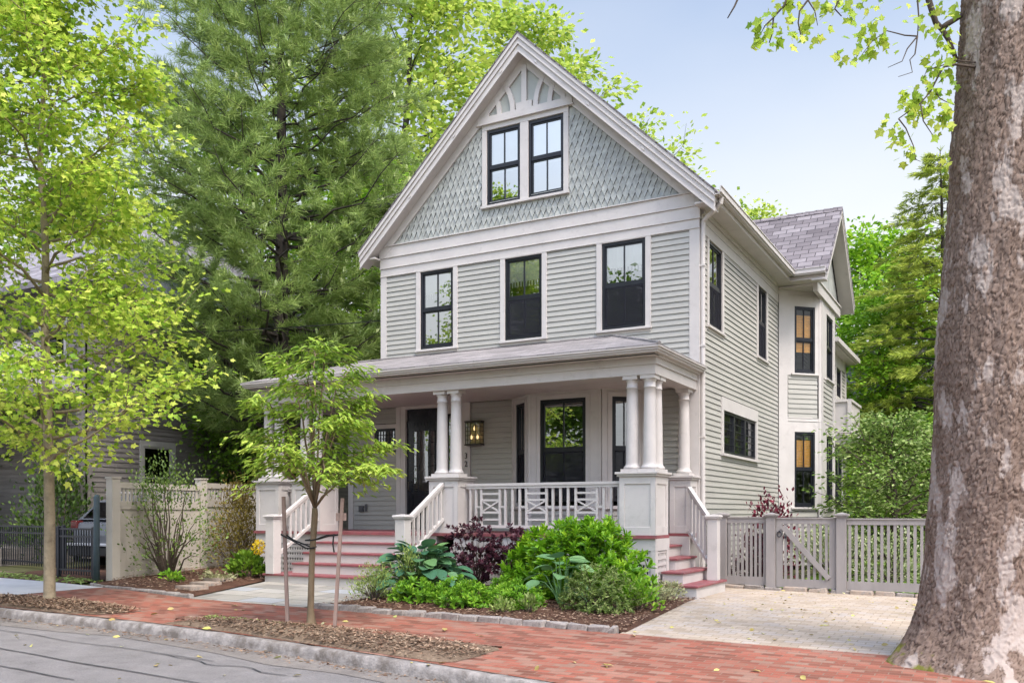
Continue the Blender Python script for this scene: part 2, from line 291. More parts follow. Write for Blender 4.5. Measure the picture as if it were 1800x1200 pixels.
def metre_uv(me):
    """UVs in metres: level direction along the face and the direction up its slope"""
    nl = len(me.loops)
    if nl == 0: return
    uv = me.uv_layers.new(name='UVMap')
    nf = len(me.polygons); nrm = np.empty(nf * 3); me.polygons.foreach_get('normal', nrm); nrm = nrm.reshape(-1, 3)
    tot = np.empty(nf, dtype=np.int32); me.polygons.foreach_get('loop_total', tot)
    vi = np.empty(nl, dtype=np.int32); me.loops.foreach_get('vertex_index', vi)
    co = np.empty(len(me.vertices) * 3); me.vertices.foreach_get('co', co); co = co.reshape(-1, 3)
    nrm[nrm[:, 2] < 0] *= -1
    u = np.stack([-nrm[:, 1], nrm[:, 0], np.zeros(nf)], 1); l = np.linalg.norm(u, axis=1)
    flat = l < .25; u[flat] = (1, 0, 0); u /= np.linalg.norm(u, axis=1)[:, None]
    v = np.cross(nrm, u); v[flat] = (0, 1, 0)
    fi = np.repeat(np.arange(nf), tot); p = co[vi]
    out = np.stack([(p * u[fi]).sum(1), (p * v[fi]).sum(1)], 1)
    uv.data.foreach_set('uv', out.astype(np.float32).ravel())
def thing(name, loc, label, cat, group=None):
    o = bpy.data.objects.new(name, None); COL.objects.link(o); o.location = loc; o.empty_display_size = .2
    ORG[o.name] = tuple(loc); return tag(o, label, cat, group)
def tag(o, label, cat, group=None):
    o['label'] = label; o['category'] = cat
    if group: o['group'] = group
    return o
def kind(o, k, label=None, cat=None):
    o['kind'] = k
    if label: o['label'] = label
    if cat: o['category'] = cat
    return o
def twin(root, loc, label=None):
    """copy of a thing with its parts and sub-parts"""
    r = root.copy(); COL.objects.link(r); r.location = loc; ORG[r.name] = tuple(loc)
    if label: r['label'] = label
    for ch in list(root.children):
        c = ch.copy(); COL.objects.link(c); c.parent = r
        for gch in ch.children:
            d = gch.copy(); COL.objects.link(d); d.parent = c
    return r

# ------------------------------------------------------------------ leaves and branches
LEAF = {
 'ovate': ([(0, 0, 0), (.3, .19, .05), (.68, .155, .03), (1, 0, -.07), (.68, -.155, .03), (.3, -.19, .05)], [(0, 1, 2, 3), (0, 3, 4, 5)]),
 'quad': ([(0, 0, 0), (.5, .3, .03), (1, 0, 0), (.5, -.3, .03)], [(0, 1, 2, 3)]),
 'oval': ([(0, 0, 0), (.35, .27, .06), (.75, .2, .04), (1, 0, -.04), (.75, -.2, .04), (.35, -.27, .06)], [(0, 1, 2, 3), (0, 3, 4, 5)]),
 'lance': ([(0, 0, 0), (.3, .16, .04), (.7, .12, .0), (1, 0, -.12), (.7, -.12, .0), (.3, -.16, .04)], [(0, 1, 2, 3), (0, 3, 4, 5)]),
 'maple': ([(0, 0, 0), (.12, .38, .03), (.32, .24, .02), (.5, .52, .05), (.62, .2, .02), (1, 0, -.03), (.62, -.2, .02), (.5, -.52, .05), (.32, -.24, .02), (.12, -.38, .03)],
           [(0, 1, 2), (0, 2, 3, 4), (0, 4, 5), (0, 5, 6), (0, 6, 7, 8), (0, 8, 9)]),
 'needle': ([(0, -.03, 0), (0, .03, 0), (1, .012, -.05), (1, -.012, -.05)], [(0, 1, 2, 3)]),
 'chip': ([(0, -.2, 0), (1, -.14, 0), (.95, .2, .06), (.05, .16, .02)], [(0, 1, 2, 3)]),
 'broad': ([(0, 0, 0), (.12, .30, .07), (.42, .40, .10), (.75, .25, .05), (1, 0, -.10), (.75, -.25, .05), (.42, -.40, .10), (.12, -.30, .07), (.45, 0, .0)],
           [(0, 1, 2, 8), (8, 2, 3, 4), (8, 4, 5, 6), (0, 8, 6, 7)]),
}
def unit(a): return a / np.maximum(np.linalg.norm(a, axis=1), 1e-9)[:, None]
def leaves(name, mat, P, D, NRM, size, shape, tint, parent=None, loc=None, smooth=False):
    """one mesh of leaf-shaped faces: positions P, long axes D, face normals NRM"""
    tv, tf = LEAF[shape]; tv = np.array(tv); n = len(P); k = len(tv)
    D = unit(D); Sd = unit(np.cross(NRM, D)); Nn = np.cross(D, Sd)
    size = np.broadcast_to(size, (n,))[:, None, None]
    V = P[:, None, :] + size * (tv[None, :, 0, None] * D[:, None, :] + tv[None, :, 1, None] * Sd[:, None, :] + tv[None, :, 2, None] * Nn[:, None, :])
    V = V.reshape(-1, 3); off = (np.arange(n) * k)
    T = np.repeat(tint, k)
    ks = set(len(q) for q in tf)
    if len(ks) == 1:
        F = (off[:, None, None] + np.array(tf)[None]).reshape(-1, len(tf[0]))
        return mesh_obj(name, V, F, mat, parent, loc, smooth, tint=T)
    tris = []
    for q in tf:
        for i in range(1, len(q) - 1): tris.append((q[0], q[i], q[i + 1]))
    F = (off[:, None, None] + np.array(tris)[None]).reshape(-1, 3)
    return mesh_obj(name, V, F, mat, parent, loc, smooth, tint=T)
def rdir(r, n): return unit(r.normal(size=(n, 3)))
def curve_pts(a, b, n, sag=0, wob=0, r=None):
    a = np.array(a, float); b = np.array(b, float); t = np.linspace(0, 1, n)[:, None]
    p = a + (b - a) * t; p[:, 2] += (4 * t * (1 - t))[:, 0] * sag
    if wob: p[1:-1] += r.normal(size=(n - 2, 3)) * wob
    return p
def skeleton(mb, base, H, r0, prof, z0, nlimb, nsub, r, rise=.5, lean=(0, 0), sub_len=.4, sag=.0, wob=.03, top=1.0, ntw=3, stems=1):
    """trunk, limbs and side branches as tubes; returns leaf anchor points and outward directions"""
    base = np.array(base, float); A = []; O = []
    k = 9; t = np.linspace(0, 1, k); tr = np.stack([base[0] + lean[0] * t ** 1.3 * H, base[1] + lean[1] * t ** 1.3 * H, base[2] + t * H * top], 1)
    tr[1:, :2] += r.normal(size=(k - 1, 2)) * r0 * .5 * np.linspace(.3, 1.6, k - 1)[:, None]
    rad = r0 * (1 - t) ** .8 + .008
    mb.tube(np.insert(tr, 1, [tr[0] + (tr[1] - tr[0]) * .04, tr[0] + (tr[1] - tr[0]) * .16], 0), np.r_[rad[0] * 1.5, rad[0] * 1.18, rad[0] * 1.0, rad[1:]], 10)
    for i in range(nlimb):
        f = z0 + (0.97 - z0) * ((i + r.random() * .9) / nlimb)
        p = np.array([np.interp(f, t, tr[:, c]) for c in range(3)])
        az = i * 2.399 + r.normal() * .35; u = np.array([math.cos(az), math.sin(az), 0])
        Lh = prof(f) * (.72 + .38 * r.random()); e = p + u * Lh + np.array([0, 0, rise * Lh * (.6 + .7 * r.random())])
        pl = curve_pts(p, e, 6, sag * Lh, wob * Lh, r); rl = np.linspace(max(.012, r0 * (1 - f) * .42 + .008), .006, 6)
        mb.tube(pl, rl, 5)
        for j in range(nsub):
            g = .25 + .75 * (j + r.random()) / nsub
            q = np.array([np.interp(g, np.linspace(0, 1, 6), pl[:, c]) for c in range(3)])
            d = unit((u + r.normal(size=3) * .75 + np.array([0, 0, rise * .4]))[None])[0]
            sl = Lh * sub_len * (.5 + .7 * r.random()); e2 = q + d * sl
            p2 = curve_pts(q, e2, 4, sag * sl, wob * sl, r); mb.tube(p2, np.linspace(.009, .004, 4), 4, False)
            for w in np.linspace(.3, 1, ntw): A.append(q + (e2 - q) * w); O.append(d)
        A.append(e); O.append(u)
    A.append(tr[-1]); O.append(np.array([0, 0, 1.]))
    return np.array(A), np.array(O)
def foliage(name, mat, A, O, per, spread, size, shape, r, parent, droop=.2, updown=.8, flat=.6, tintvar=.28, smooth=False):
    n = len(A) * per; idx = np.repeat(np.arange(len(A)), per)
    J = r.normal(size=(n, 3)) * spread; J[:, 2] *= flat
    P = A[idx] + J
    D = unit(O[idx] * .7 + unit(J + 1e-6) * .8 + rdir(r, n) * .6); D[:, 2] = D[:, 2] * .6 - droop; D = unit(D)
    NR = unit(np.array([0, 0, 1.])[None] * updown + rdir(r, n) * .75)
    clump = r.random(len(A)) * .5
    tint = np.clip(clump[idx] + .25 + r.normal(size=n) * tintvar, 0, 1)
    return leaves(name, mat, P, D, NR, size * (.65 + .6 * r.random(n)), shape, tint, parent, smooth=smooth)
def tree(name, base, H, r0, prof, z0, nlimb, nsub, per, spread, size, shape, bark, leaf, label, cat='tree', group=None, seed=1, rise=.5, lean=(0, 0), droop=.2, flat=.6, sub_len=.4, sag=0, ntw=3, updown=.8):
    r = np.random.default_rng(seed); t = thing(name, base, label, cat, group); mb = MB()
    A, O = skeleton(mb, base, H, r0, prof, z0, nlimb, nsub, r, rise, lean, sub_len, sag, ntw=ntw)
    mb.build('trunk', bark, t, smooth=True)
    foliage('crown', leaf, A, O, per, spread, size, shape, r, t, droop, updown, flat)
    return t
def shrub(name, base, w, d, h, n, size, shape, leaf, label, cat='shrub', group=None, seed=1, stems=14, up=.6, bark='twig', shell=.55, tintvar=.2, lumps=7, smooth=False):
    """many thin stems and leaves gathered in lumps through the bush"""
    r = np.random.default_rng(seed); t = thing(name, base, label, cat, group); b = np.array(base, float)
    C = []
    for i in range(lumps * 4):
        a = r.random() * 6.283; q = math.sqrt(r.random()); zz = r.random()
        rad = q * math.sqrt(max(.05, 1 - (zz * .95) ** 2.2))
        C.append((math.cos(a) * rad * w / 2, math.sin(a) * rad * d / 2, .12 * h + zz * h * .8))
    C = np.array(C); mb = MB()
    for i in range(stems):
        c = C[r.integers(len(C))]; s = b + np.array([c[0] * .15, c[1] * .15, 0])
        mb.tube(curve_pts(s, b + c, 5, h * .05, h * .015, r), np.linspace(.012 * h + .003, .003, 5), 4, False)
    mb.build('stems', bark, t)
    idx = r.integers(len(C), size=n); sp = np.array([w, d, h]) * .105
    J = r.normal(size=(n, 3)) * sp; P = C[idx] + J; P[:, 2] = np.abs(P[:, 2]) + .01
    out = unit(P * np.array([1, 1, .8]) + 1e-6); D = unit(out * .8 + rdir(r, n) * .6 + np.array([0, 0, up * .5]))
    NR = unit(out * .5 + np.array([0, 0, 1.]) * .9 + rdir(r, n) * .6)
    tint = np.clip(r.random(len(C))[idx] * .45 + .28 + r.normal(size=n) * tintvar, 0, 1)
    leaves('foliage', leaf, P + b, D, NR, size * (.6 + .7 * r.random(n)), shape, tint, t, smooth=smooth)
    return t

def rosette(name, base, w, d, h, ntips, per, size, shape, leaf, label, cat='shrub', group=None, seed=1, lumps=9, inner=.35, bark='twig', tintvar=.16, open_=62, low=.05):
    """shrub of upright shoots, each ending in a whorl of leaves; lumpy outline"""
    r = np.random.default_rng(seed); t = thing(name, base, label, cat, group); b = np.array(base, float); mb = MB()
    Ld = rdir(r, lumps); Ld[:, 2] = np.abs(Ld[:, 2]); La = r.uniform(.0, .34, lumps)
    tips, axes = [], []
    while len(tips) < ntips:
        u = rdir(r, 1)[0]; u[2] = abs(u[2]) * 1.0
        rr = (inner + (1 - inner) * r.random() ** .5) * (.78 + (La * np.clip((Ld @ u - .55) / .45, 0, 1)).max())
        p = np.array([u[0] * w / 2, u[1] * d / 2, low * h + u[2] * h * (1 - low)]) * rr
        a = unit((u * np.array([.8, .8, .5]) + np.array([0, 0, .65]) + r.normal(size=3) * .25)[None])[0]
        tips.append(p + b); axes.append(a)
    tips = np.array(tips); axes = np.array(axes)
    for i in range(0, ntips, max(1, ntips // 40)):
        s0 = b + (tips[i] - b) * np.array([.2, .2, 0]); mb.tube(curve_pts(s0, tips[i], 5, .04 * h, .01 * h, r), np.linspace(.010, .003, 5), 4, False)
    mb.build('stems', bark, t)
    n = ntips * per; idx = np.repeat(np.arange(ntips), per); k = np.tile(np.arange(per), ntips); ax = axes[idx]
    e1 = unit(np.cross(ax, np.array([.31, .95, .1])[None])); e2 = np.cross(ax, e1); ph = k * 2.399 + r.random(ntips)[idx] * 6.283 + r.normal(size=n) * .25
    pe = e1 * np.cos(ph)[:, None] + e2 * np.sin(ph)[:, None]; el = np.radians(open_ * (.35 + .75 * k / per) + r.normal(size=n) * 9)
    D = ax * np.cos(el)[:, None] + pe * np.sin(el)[:, None]; NR = ax * np.sin(el)[:, None] - pe * np.cos(el)[:, None] + r.normal(size=(n, 3)) * .12
    P = tips[idx] - ax * (size * .75 * k / per)[:, None]
    sz = size * (.45 + .65 * k / per) * (.75 + .5 * r.random(n))
    tint = np.clip(.62 - .42 * k / per + (r.random(ntips)[idx] - .4) * .5 + r.normal(size=n) * tintvar, 0, 1)   # young pale leaves at each tip, older below
    leaves('foliage', leaf, P, D, NR, sz, shape, tint, t, smooth=True)
    return t
# ------------------------------------------------------------------ ground heights
def base_h(y):
    P = [(-60, -.44), (-8.9, -.37), (-8.2, -.20), (-5.6, -.09), (-2.6, 0), (30, 0)]
    return float(np.interp(y, [p[0] for p in P], [p[1] for p in P]))
def gz(x, y): return base_h(y) - .012 * min(max(x, -14), 6)

# ------------------------------------------------------------------ main house
XL, XR, YB = -6.87, 0.0, 12.4
FL = .94
house = thing('wooden_house', (-3.4, 0, 0), 'grey green clapboard house with steep front gable, black windows and columned porch', 'house')
def basis(o, u, w):   # local (a, out, up)
    return Matrix(((u[0], w[0], 0, o[0]), (u[1], w[1], 0, o[1]), (0, 0, 1, o[2] if len(o) > 2 else 0), (0, 0, 0, 1)))
FR = basis((0, 0), (1, 0), (0, -1))          # front plane y=0, a = x
SD = basis((0, 0), (0, 1), (1, 0))           # right wall x=0, a = y
LS = basis((XL, 0), (0, 1), (-1, 0))
s2 = math.sqrt(.5)
def clap(mb, x0, x1, z0, z1, holes=(), e=.1016, t=.019):
    n = int(math.ceil((z1 - z0) / e - 1e-6))
    for i in range(n):
        a = z0 + i * e; b = min(z1, a + e)
        cuts = sorted([(max(x0, h[0]), min(x1, h[1])) for h in holes if h[2] < b - .004 and h[3] > a + .004])
        x = x0; segs = []
        for c0, c1 in cuts:
            if c0 > x: segs.append((x, c0))
            x = max(x, c1)
        if x < x1: segs.append((x, x1))
        for p, q in segs:
            if q - p < .01: continue
            ps = [p]; L = p + 1.2 + ((i * 1.37) % 2.6)
            ps.append(q)
            for u, w in zip(ps, ps[1:]):
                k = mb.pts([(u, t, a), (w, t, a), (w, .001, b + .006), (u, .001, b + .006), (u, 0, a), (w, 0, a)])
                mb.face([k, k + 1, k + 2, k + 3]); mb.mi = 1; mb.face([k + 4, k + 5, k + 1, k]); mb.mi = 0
def window(T, x0, x1, z0, z1, cas=.105, head=.12, sill=True, screen=True, glass='glass', curtain=None, lowmunt=False, blind=False, parent=None, casing=True, munt=True, shade=False):
    """double-hung window; T maps (along, out, up) to the world"""
    p = parent or house; f = .05; zm = z0 + (z1 - z0) * .5; fr = MB(T)
    fr.box(x0, x0 + f, -.07, .006, z0, z1); fr.box(x1 - f, x1, -.07, .006, z0, z1)
    fr.box(x0 + f, x1 - f, -.07, .006, z1 - f, z1); fr.box(x0 + f, x1 - f, -.07, .006, z0, z0 + f)
    fr.box(x0 + f, x1 - f, -.055, -.008, zm - .025, zm + .03)
    g = .028
    for za, zb, d in ((zm + .03, z1 - f, -.016), (z0 + f, zm - .025, -.03)):
        fr.box(x0 + f, x0 + f + g, d - .03, d, za, zb); fr.box(x1 - f - g, x1 - f, d - .03, d, za, zb)
        fr.box(x0 + f + g, x1 - f - g, d - .03, d, zb - g, zb)
        fr.box(x0 + f + g, x1 - f - g, d - .03, d, za, za + g * (1 if za > zm else 1.7))
        if munt: xm = (x0 + x1) / 2; fr.box(xm - .011, xm + .011, d - .025, d - .003, za + g, zb - g)
    w = fr.build('window', 'blackframe', p)
    for za, zb, d in ((zm + .03, z1 - f, -.035), (z0 + f, zm - .025, -.05)):
        gm = MB(T); gm.poly([(x0 + f + .01, d, za), (x1 - f - .01, d, za), (x1 - f - .01, d, zb), (x0 + f + .01, d, zb)]); gm.build('pane', glass, w)
    if screen:
        sm = MB(T); sm.box(x0 + f + .004, x1 - f - .004, -.012, -.006, z0 + f + .006, zm - .028); sm.build('screen', 'screen', w)
    if casing:
        c = MB(T); c.box(x0 - cas, x0, 0, .032, z0 - .01, z1); c.box(x1, x1 + cas, 0, .032, z0 - .01, z1); c.box(x0 - cas, x1 + cas, 0, .034, z1, z1 + head)
        c.build('casing', 'trim', w, bevel=.003)
    if sill:
        c = MB(T); c.box(x0 - cas - .012, x1 + cas + .012, 0, .065, z0 - .055, z0 - .012); c.box(x0 - cas, x1 + cas, 0, .02, z0 - .10, z0 - .056); c.build('sill', 'trim', w, bevel=.003)
    if curtain:
        cm = MB(T); n = 24; za, zb = zm + .42 * (z1 - zm), z1 - f - .01
        xs = np.linspace(x0 + f, x1 - f, n)
        cm.grid(lambda i, j: (xs[i], -.062 + .005 * math.sin(i * 1.9), [za, zb][j]), n, 2)
        for i in range(0, n - 1, 2): cm.box(xs[i], xs[i] + (xs[1] - xs[0]) * .9, -.066, -.062, za - .10, za - .001)
        cm.build('curtain', 'curtain', w)
    if shade: bm = MB(T); bm.box(x0 + f, x1 - f, -.085, -.08, zm - .1, z1 - f); bm.build('shade', 'curtain', w)
    if blind:
        bm = MB(T); zb0 = zm - .25 * blind if blind > 1 else zm + .02; z = z1 - f - .14
        while z > zb0: bm.box(x0 + f, x1 - f, -.075, -.072, z - .035, z - .002); z -= .037
        bm.build('blind', 'blind', w)
    return w
def rakeline(x): return 10.46 - abs(x + 3.435) * .9605     # top of main roof above x

# windows of the upper front: x0, x1, z0, z1
W2 = [(-5.875, -5.075, 4.66, 6.25), (-3.875, -3.065, 4.66, 6.25), (-1.825, -.975, 4.66, 6.25)]
AT = [(-4.285, -3.535, 7.36, 8.83), (-3.355, -2.605, 7.36, 8.83)]
# -- walls
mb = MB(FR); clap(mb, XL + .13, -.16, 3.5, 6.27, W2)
mb.build('clapboard_wall', ['siding', 'lap_shade'], house)
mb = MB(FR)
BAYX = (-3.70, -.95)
clap(mb, -7.72, -6.47, FL, 3.5, [(-7.06, -6.5, 2.65, 3.08)]); mb.build('clapboard_wall', ['siding', 'lap_shade'], house)
mb = MB(FR); clap(mb, -4.68, BAYX[0], FL, 3.5); mb.build('clapboard_wall', ['siding', 'lap_shade'], house)
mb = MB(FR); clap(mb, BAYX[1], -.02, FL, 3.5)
mb.build('clapboard_wall', ['siding', 'lap_shade'], house)
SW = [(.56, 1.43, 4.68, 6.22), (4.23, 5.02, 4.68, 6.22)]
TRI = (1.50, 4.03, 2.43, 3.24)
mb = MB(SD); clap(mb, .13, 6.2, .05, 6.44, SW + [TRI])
mb.build('clapboard_wall', ['siding', 'lap_shade'], house)
mb = MB(SD); clap(mb, 9.3, YB, .05, 6.44); mb.build('clapboard_wall', ['siding', 'lap_shade'], house)
mb = MB(LS); clap(mb, .13, YB, .05, 6.8); mb.build('clapboard_wall', ['siding', 'lap_shade'], house)
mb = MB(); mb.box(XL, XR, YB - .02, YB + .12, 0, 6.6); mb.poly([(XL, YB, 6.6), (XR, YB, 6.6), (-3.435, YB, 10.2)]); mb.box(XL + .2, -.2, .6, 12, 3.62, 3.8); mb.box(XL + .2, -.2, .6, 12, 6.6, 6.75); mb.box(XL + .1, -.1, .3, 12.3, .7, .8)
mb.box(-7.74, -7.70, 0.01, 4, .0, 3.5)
mb.build('inner_floors_and_liners', 'dark_siding', house)
# -- gable shingles: pointed butts in courses
mb = MB(FR); lx = lambda z: 3.37 - (z - 6.88) / .9605
for za, zb in ((6.88, 7.36), (8.83, 10.1)): mb.poly([(-3.435 - lx(za), -.012, za), (-3.435 + lx(za), -.012, za), (-3.435 + lx(zb), -.012, zb), (-3.435 - lx(zb), -.012, zb)])
mb.poly([(-3.435 - lx(7.36), -.012, 7.36), (AT[0][0], -.012, 7.36), (AT[0][0], -.012, 8.83), (-3.435 - lx(8.83), -.012, 8.83)]); mb.poly([(AT[1][1], -.012, 7.36), (-3.435 + lx(7.36), -.012, 7.36), (-3.435 + lx(8.83), -.012, 8.83), (AT[1][1], -.012, 8.83)]); mb.poly([(AT[0][1], -.012, 7.36), (AT[1][0], -.012, 7.36), (AT[1][0], -.012, 8.83), (AT[0][1], -.012, 8.83)])
mb.build('gable_sheathing', 'shingle', house)
mb = MB(FR); wd, ex = .120, .166; row = 0; z = 6.80
while z < 9.0:
    n0 = int(7 / wd) + 2
    for i in range(n0):
        x = XL + i * wd + (row % 2) * wd / 2; xc = x + wd / 2
        if abs(xc + 3.435) > 3.36 - (z + .18 - 6.88) / .9605: continue
        if any(a - .05 < xc < b + .05 and 7.30 < z + .1 < 8.95 for a, b in ((AT[0][0], AT[1][1]),)) : continue
        if z > 8.72 : continue
        j = rng.normal() * .004; g = .003; to = .021 + .002 * rng.normal(); ti = .0
        k = mb.pts([(x + g, to - .002, z + .128 + j), (xc, to + .002, z + j), (x + wd - g, to - .002, z + .128 + j), (x + wd - g, ti, z + .29), (x + g, ti, z + .29),
                    (x + g, -.01, z + .128 + j), (xc, -.01, z + j), (x + wd - g, -.01, z + .128 + j)])
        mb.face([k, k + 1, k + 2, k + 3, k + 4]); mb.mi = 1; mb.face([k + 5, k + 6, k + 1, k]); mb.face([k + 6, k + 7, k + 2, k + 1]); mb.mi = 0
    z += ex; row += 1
mb.build('shingled_gable', ['shingle', 'shingle_shade'], house)
# -- belt boards, corner boards
mb = MB(FR)
for za, zb, d in ((6.655, 6.885, .045), (6.436, 6.650, .034), (6.268, 6.431, .024)):
    mb.box(XL - d + .002, XR + d - .002, -.005, d, za, zb); mb.box(XL - d - .004, XR + d + .006, -.004, d + .012, za - .004, za + .016)
mb.box(XL - .04, XR + .04, -.003, .075, 6.886, 6.905)
mb.build('belt_board', 'trim', house, bevel=.003)
mb = MB(FR); mb.box(XL - .02, XL + .13, -.01, .022, 3.5, 6.267); mb.build('corner_board', 'trim', house)
mb = MB(FR); mb.box(-.16, .022, -.01, .022, .05, 6.267); mb.box(.0, .022, -.12, -.0105, .05, 6.267); mb.build('corner_board', 'trim', house)
mb = MB(FR); mb.box(-7.76, -7.63, -.01, .024, FL, 3.5); mb.build('corner_board', 'trim', house)
mb = MB(SD); mb.box(.09, 6.2, -.004, .026, 6.43, 6.64); mb.box(.09, 6.2, -.004, .02, 6.24, 6.425); mb.build('frieze_board', 'trim', house)
for a, b, c, d in W2: window(FR, a, b, c, d, head=.015, screen=(a > -5), glass='skyglass' if a < -5 else 'glass', curtain=True)
for a, b, c, d in AT: window(FR, a, b, c, d, casing=False, sill=False, screen=False, glass='skyglass', shade=True)
mb = MB(FR)
for x0, x1 in ((-4.39, -4.285), (-3.535, -3.355), (-2.605, -2.50)): mb.box(x0, x1, 0, .034, 7.35, 8.84)
mb.box(-4.39, -2.50, 0, .036, 8.841, 8.955); mb.box(-4.41, -2.48, 0, .07, 7.30, 7.348)
mb.build('attic_casing', 'trim', house, bevel=.003)
for i, (a, b, c, d) in enumerate(SW): window(SD, a, b, c, d, head=.02, screen=True)
# -- fan ornament of the gable peak
mb = MB(FR)
zt = 8.96; hw = (rakeline(-3.435) - .46 - zt) / .9605
mb.poly([(-3.435 - hw - .1, .006, zt), (-3.435 + hw + .1, .006, zt), (-3.435, .006, 10.1)]); mb.build('fan_panel', 'fanback', house)
mb = MB(FR); mb.box(-3.435 - 1.03, -3.435 + 1.03, .01, .075, zt, zt + .13); mb.box(-3.435 - 1.06, -3.435 + 1.06, .005, .085, zt - .018, zt - .001)
mb.box(-3.435 - .055, -3.435 + .055, .012, .062, zt + .131, 9.93)
mb.box(-3.435 - .17, -3.435 + .17, .011, .0625, zt + .1305, zt + .26)
for sgn in (-1, 1):
    for xb, Rr in ((.20, .92), (.50, .78), (.78, .6)):
        o = []; i_ = []
        for k in range(14):
            th = k / 13 * 1.15; 
            for lst, dr in ((o, .0), (i_, .095)):
                r2 = Rr + (0.095 / 2 if lst is o else -.095 / 2)
                xx = xb + .05 + (Rr - r2 * math.cos(th)); zz = zt + .13 + r2 * math.sin(th)
                lst.append((xx, zz))
        q = [(a, b) for a, b in zip(o, i_) if max(a[1] + a[0] * .9605, b[1] + b[0] * .9605) < 10.46 - .40]
        for (a0, b0), (a1, b1) in zip(q, q[1:]):
            P4 = [(-3.435 + sgn * p[0], p[1]) for p in (a0, b0, b1, a1)]
            mb.hexa([(x, .012, z) for x, z in P4] + [(x, .06, z) for x, z in P4])
mb.build('fan_ornament', 'trim', house)
# -- roof slabs with rake boards
OV = .30; EX = 3.805; zE = 10.46 - EX * .9605
def slab(mb, s, y0, y1, t0, t1, xe=EX, xi=0.0):   # t: depth below roof line
    a = (-3.435 + s * xi, 10.46 - xi * .9605); b = (-3.435 + s * xe, 10.46 - xe * .9605)
    mb.prism([(a[0], a[1] - t0), (b[0], b[1] - t0), (b[0], b[1] - t1), (a[0], a[1] - t1)], y0, y1, 'y')
mb = MB(); slab(mb, 1, -OV - .03, YB + .2, 0, .035, EX + .03); slab(mb, -1, -OV - .03, YB + .2, 0, .035, EX + .03)
roof = mb.build('roof', 'roof', house)
mb = MB()
for s in (1, -1): slab(mb, s, -.001, YB + .15, .036, .19, EX - .06)
mb.build('rafters', 'trim', roof)
mb = MB()
for s in (1, -1):
    slab(mb, s, -OV - .02, -OV + .05, .037, .115, EX + .01); slab(mb, s, -OV + .006, -OV + .05, .1155, .20, EX); slab(mb, s, -OV - .012, -OV + .05, .2005, .235, EX)
    slab(mb, s, -OV + .016, -OV + .05, .2355, .36, EX - .0); slab(mb, s, -OV - .0, -OV + .05, .3605, .385, EX)
    k = .35
    while k < EX - .5: slab(mb, s, -OV + .002, -OV + .0155, .275, .325, k + .05, k); k += 1.07
mb.build('rake_board', 'trim', house)
mb = MB()
for s in (1, -1): slab(mb, s, -OV + .051, -.001, .31, .345, EX - .02); slab(mb, s, -.05, -.004, .3455, .56, EX - .43, .0)
mb.build('rake_soffit', 'trim', house)
# eaves on both long sides: soffit, fascia, gutter
gut = MB()
def kgutter(mb, a, b, out):   # K-style trough between plan points a, b at height z, projecting along out
    (x0, y0), (x1, y1) = a, b; z = zE - .11
    for p0, p1, za, zb in ((0, .012, z, z + .12), (.012, .09, z, z + .012), (.09, .115, z + .03, z + .12), (.075, .089, z + .0125, z + .05), (.1, .13, z + .121, z + .135)):
        c = [(x0 + out[0] * p0, y0 + out[1] * p0), (x1 + out[0] * p0, y1 + out[1] * p0), (x1 + out[0] * p1, y1 + out[1] * p1), (x0 + out[0] * p1, y0 + out[1] * p1)]
        mb.hexa([(x, y, za) for x, y in c] + [(x, y, zb) for x, y in c])
XE = -3.435 + EX
BY = 7.85; BH = 2.05; BX = 1.19         # side gable: centre, half width, overhang plane
kgutter(gut, (XE + .003, -OV - .02), (XE + .003, BY - BH - .0), (1, 0)); kgutter(gut, (XE + .003, BY - BH - .003), (BX - .03, BY - BH - .003), (0, -1))
gut.build('gutter', 'trim', house)
mb = MB(); mb.box(XL - .37, XL, -OV + .052, YB, zE - .19, zE - .16); mb.box(-3.435 - EX, -3.435 - EX + .03, -OV + .052, YB, zE - .159, zE - .036); mb.build('eave_soffit', 'trim', house)
mb = MB(); mb.box(0, XE - .0, -OV + .052, BY - BH, zE - .19, zE - .16); mb.box(XE - .03, XE, -OV + .052, BY - BH, zE - .159, zE - .036); mb.box(.03, .07, .1, BY - BH, zE - .26, zE - .191)
mb.build('eave_soffit', 'trim', house)
mb = MB(); dx, dy = .06, .055
mb.tube([(XE + .06, -.10, zE - .1), (XE + .05, -.10, zE - .2), (XE - .06, -.04, zE - .28), (dx + .1, .03, zE - .34), (dx + .01, dy, zE - .42), (dx, dy, zE - .6), (dx, dy, 3.8), (dx, dy, .2), (dx + .12, dy - .05, .1)], .042, 12)
for z in (5.6, 4.2, 2.6, 1.2): mb.box(dx - .05, dx + .047, dy - .05, dy + .05, z, z + .03)
mb.build('downspout', 'trim', house, smooth=False)
# -- leaded triple casement on the right wall
a, b, c, d = TRI; fr = MB(SD); wds = (b - a) / 3
for i in range(3):
    p, q = a + i * wds, a + (i + 1) * wds; f = .05
    fr.box(p, p + f, -.06, .006, c, d); fr.box(q - f, q, -.06, .006, c, d); fr.box(p + f, q - f, -.06, .006, d - f, d); fr.box(p + f, q - f, -.06, .006, c, c + f)
    for k in range(1, 5): zz = c + f + (d - c - 2 * f) * k / 5; fr.box(p + f, q - f, -.028, -.018, zz - .007, zz + .007)
    for k in range(1, 4): xx = p + f + (wds - 2 * f) * k / 4; fr.box(xx - .006, xx + .006, -.0275, -.0185, c + f, d - f)
w = fr.build('window', 'blackframe', house)
for i in range(3):
    gm = MB(SD); gm.poly([(a + i * wds + .05, -.035, c + .05), (a + (i + 1) * wds - .05, -.035, c + .05), (a + (i + 1) * wds - .05, -.035, d - .05), (a + i * wds + .05, -.035, d - .05)]); gm.build('pane', 'glass', w)
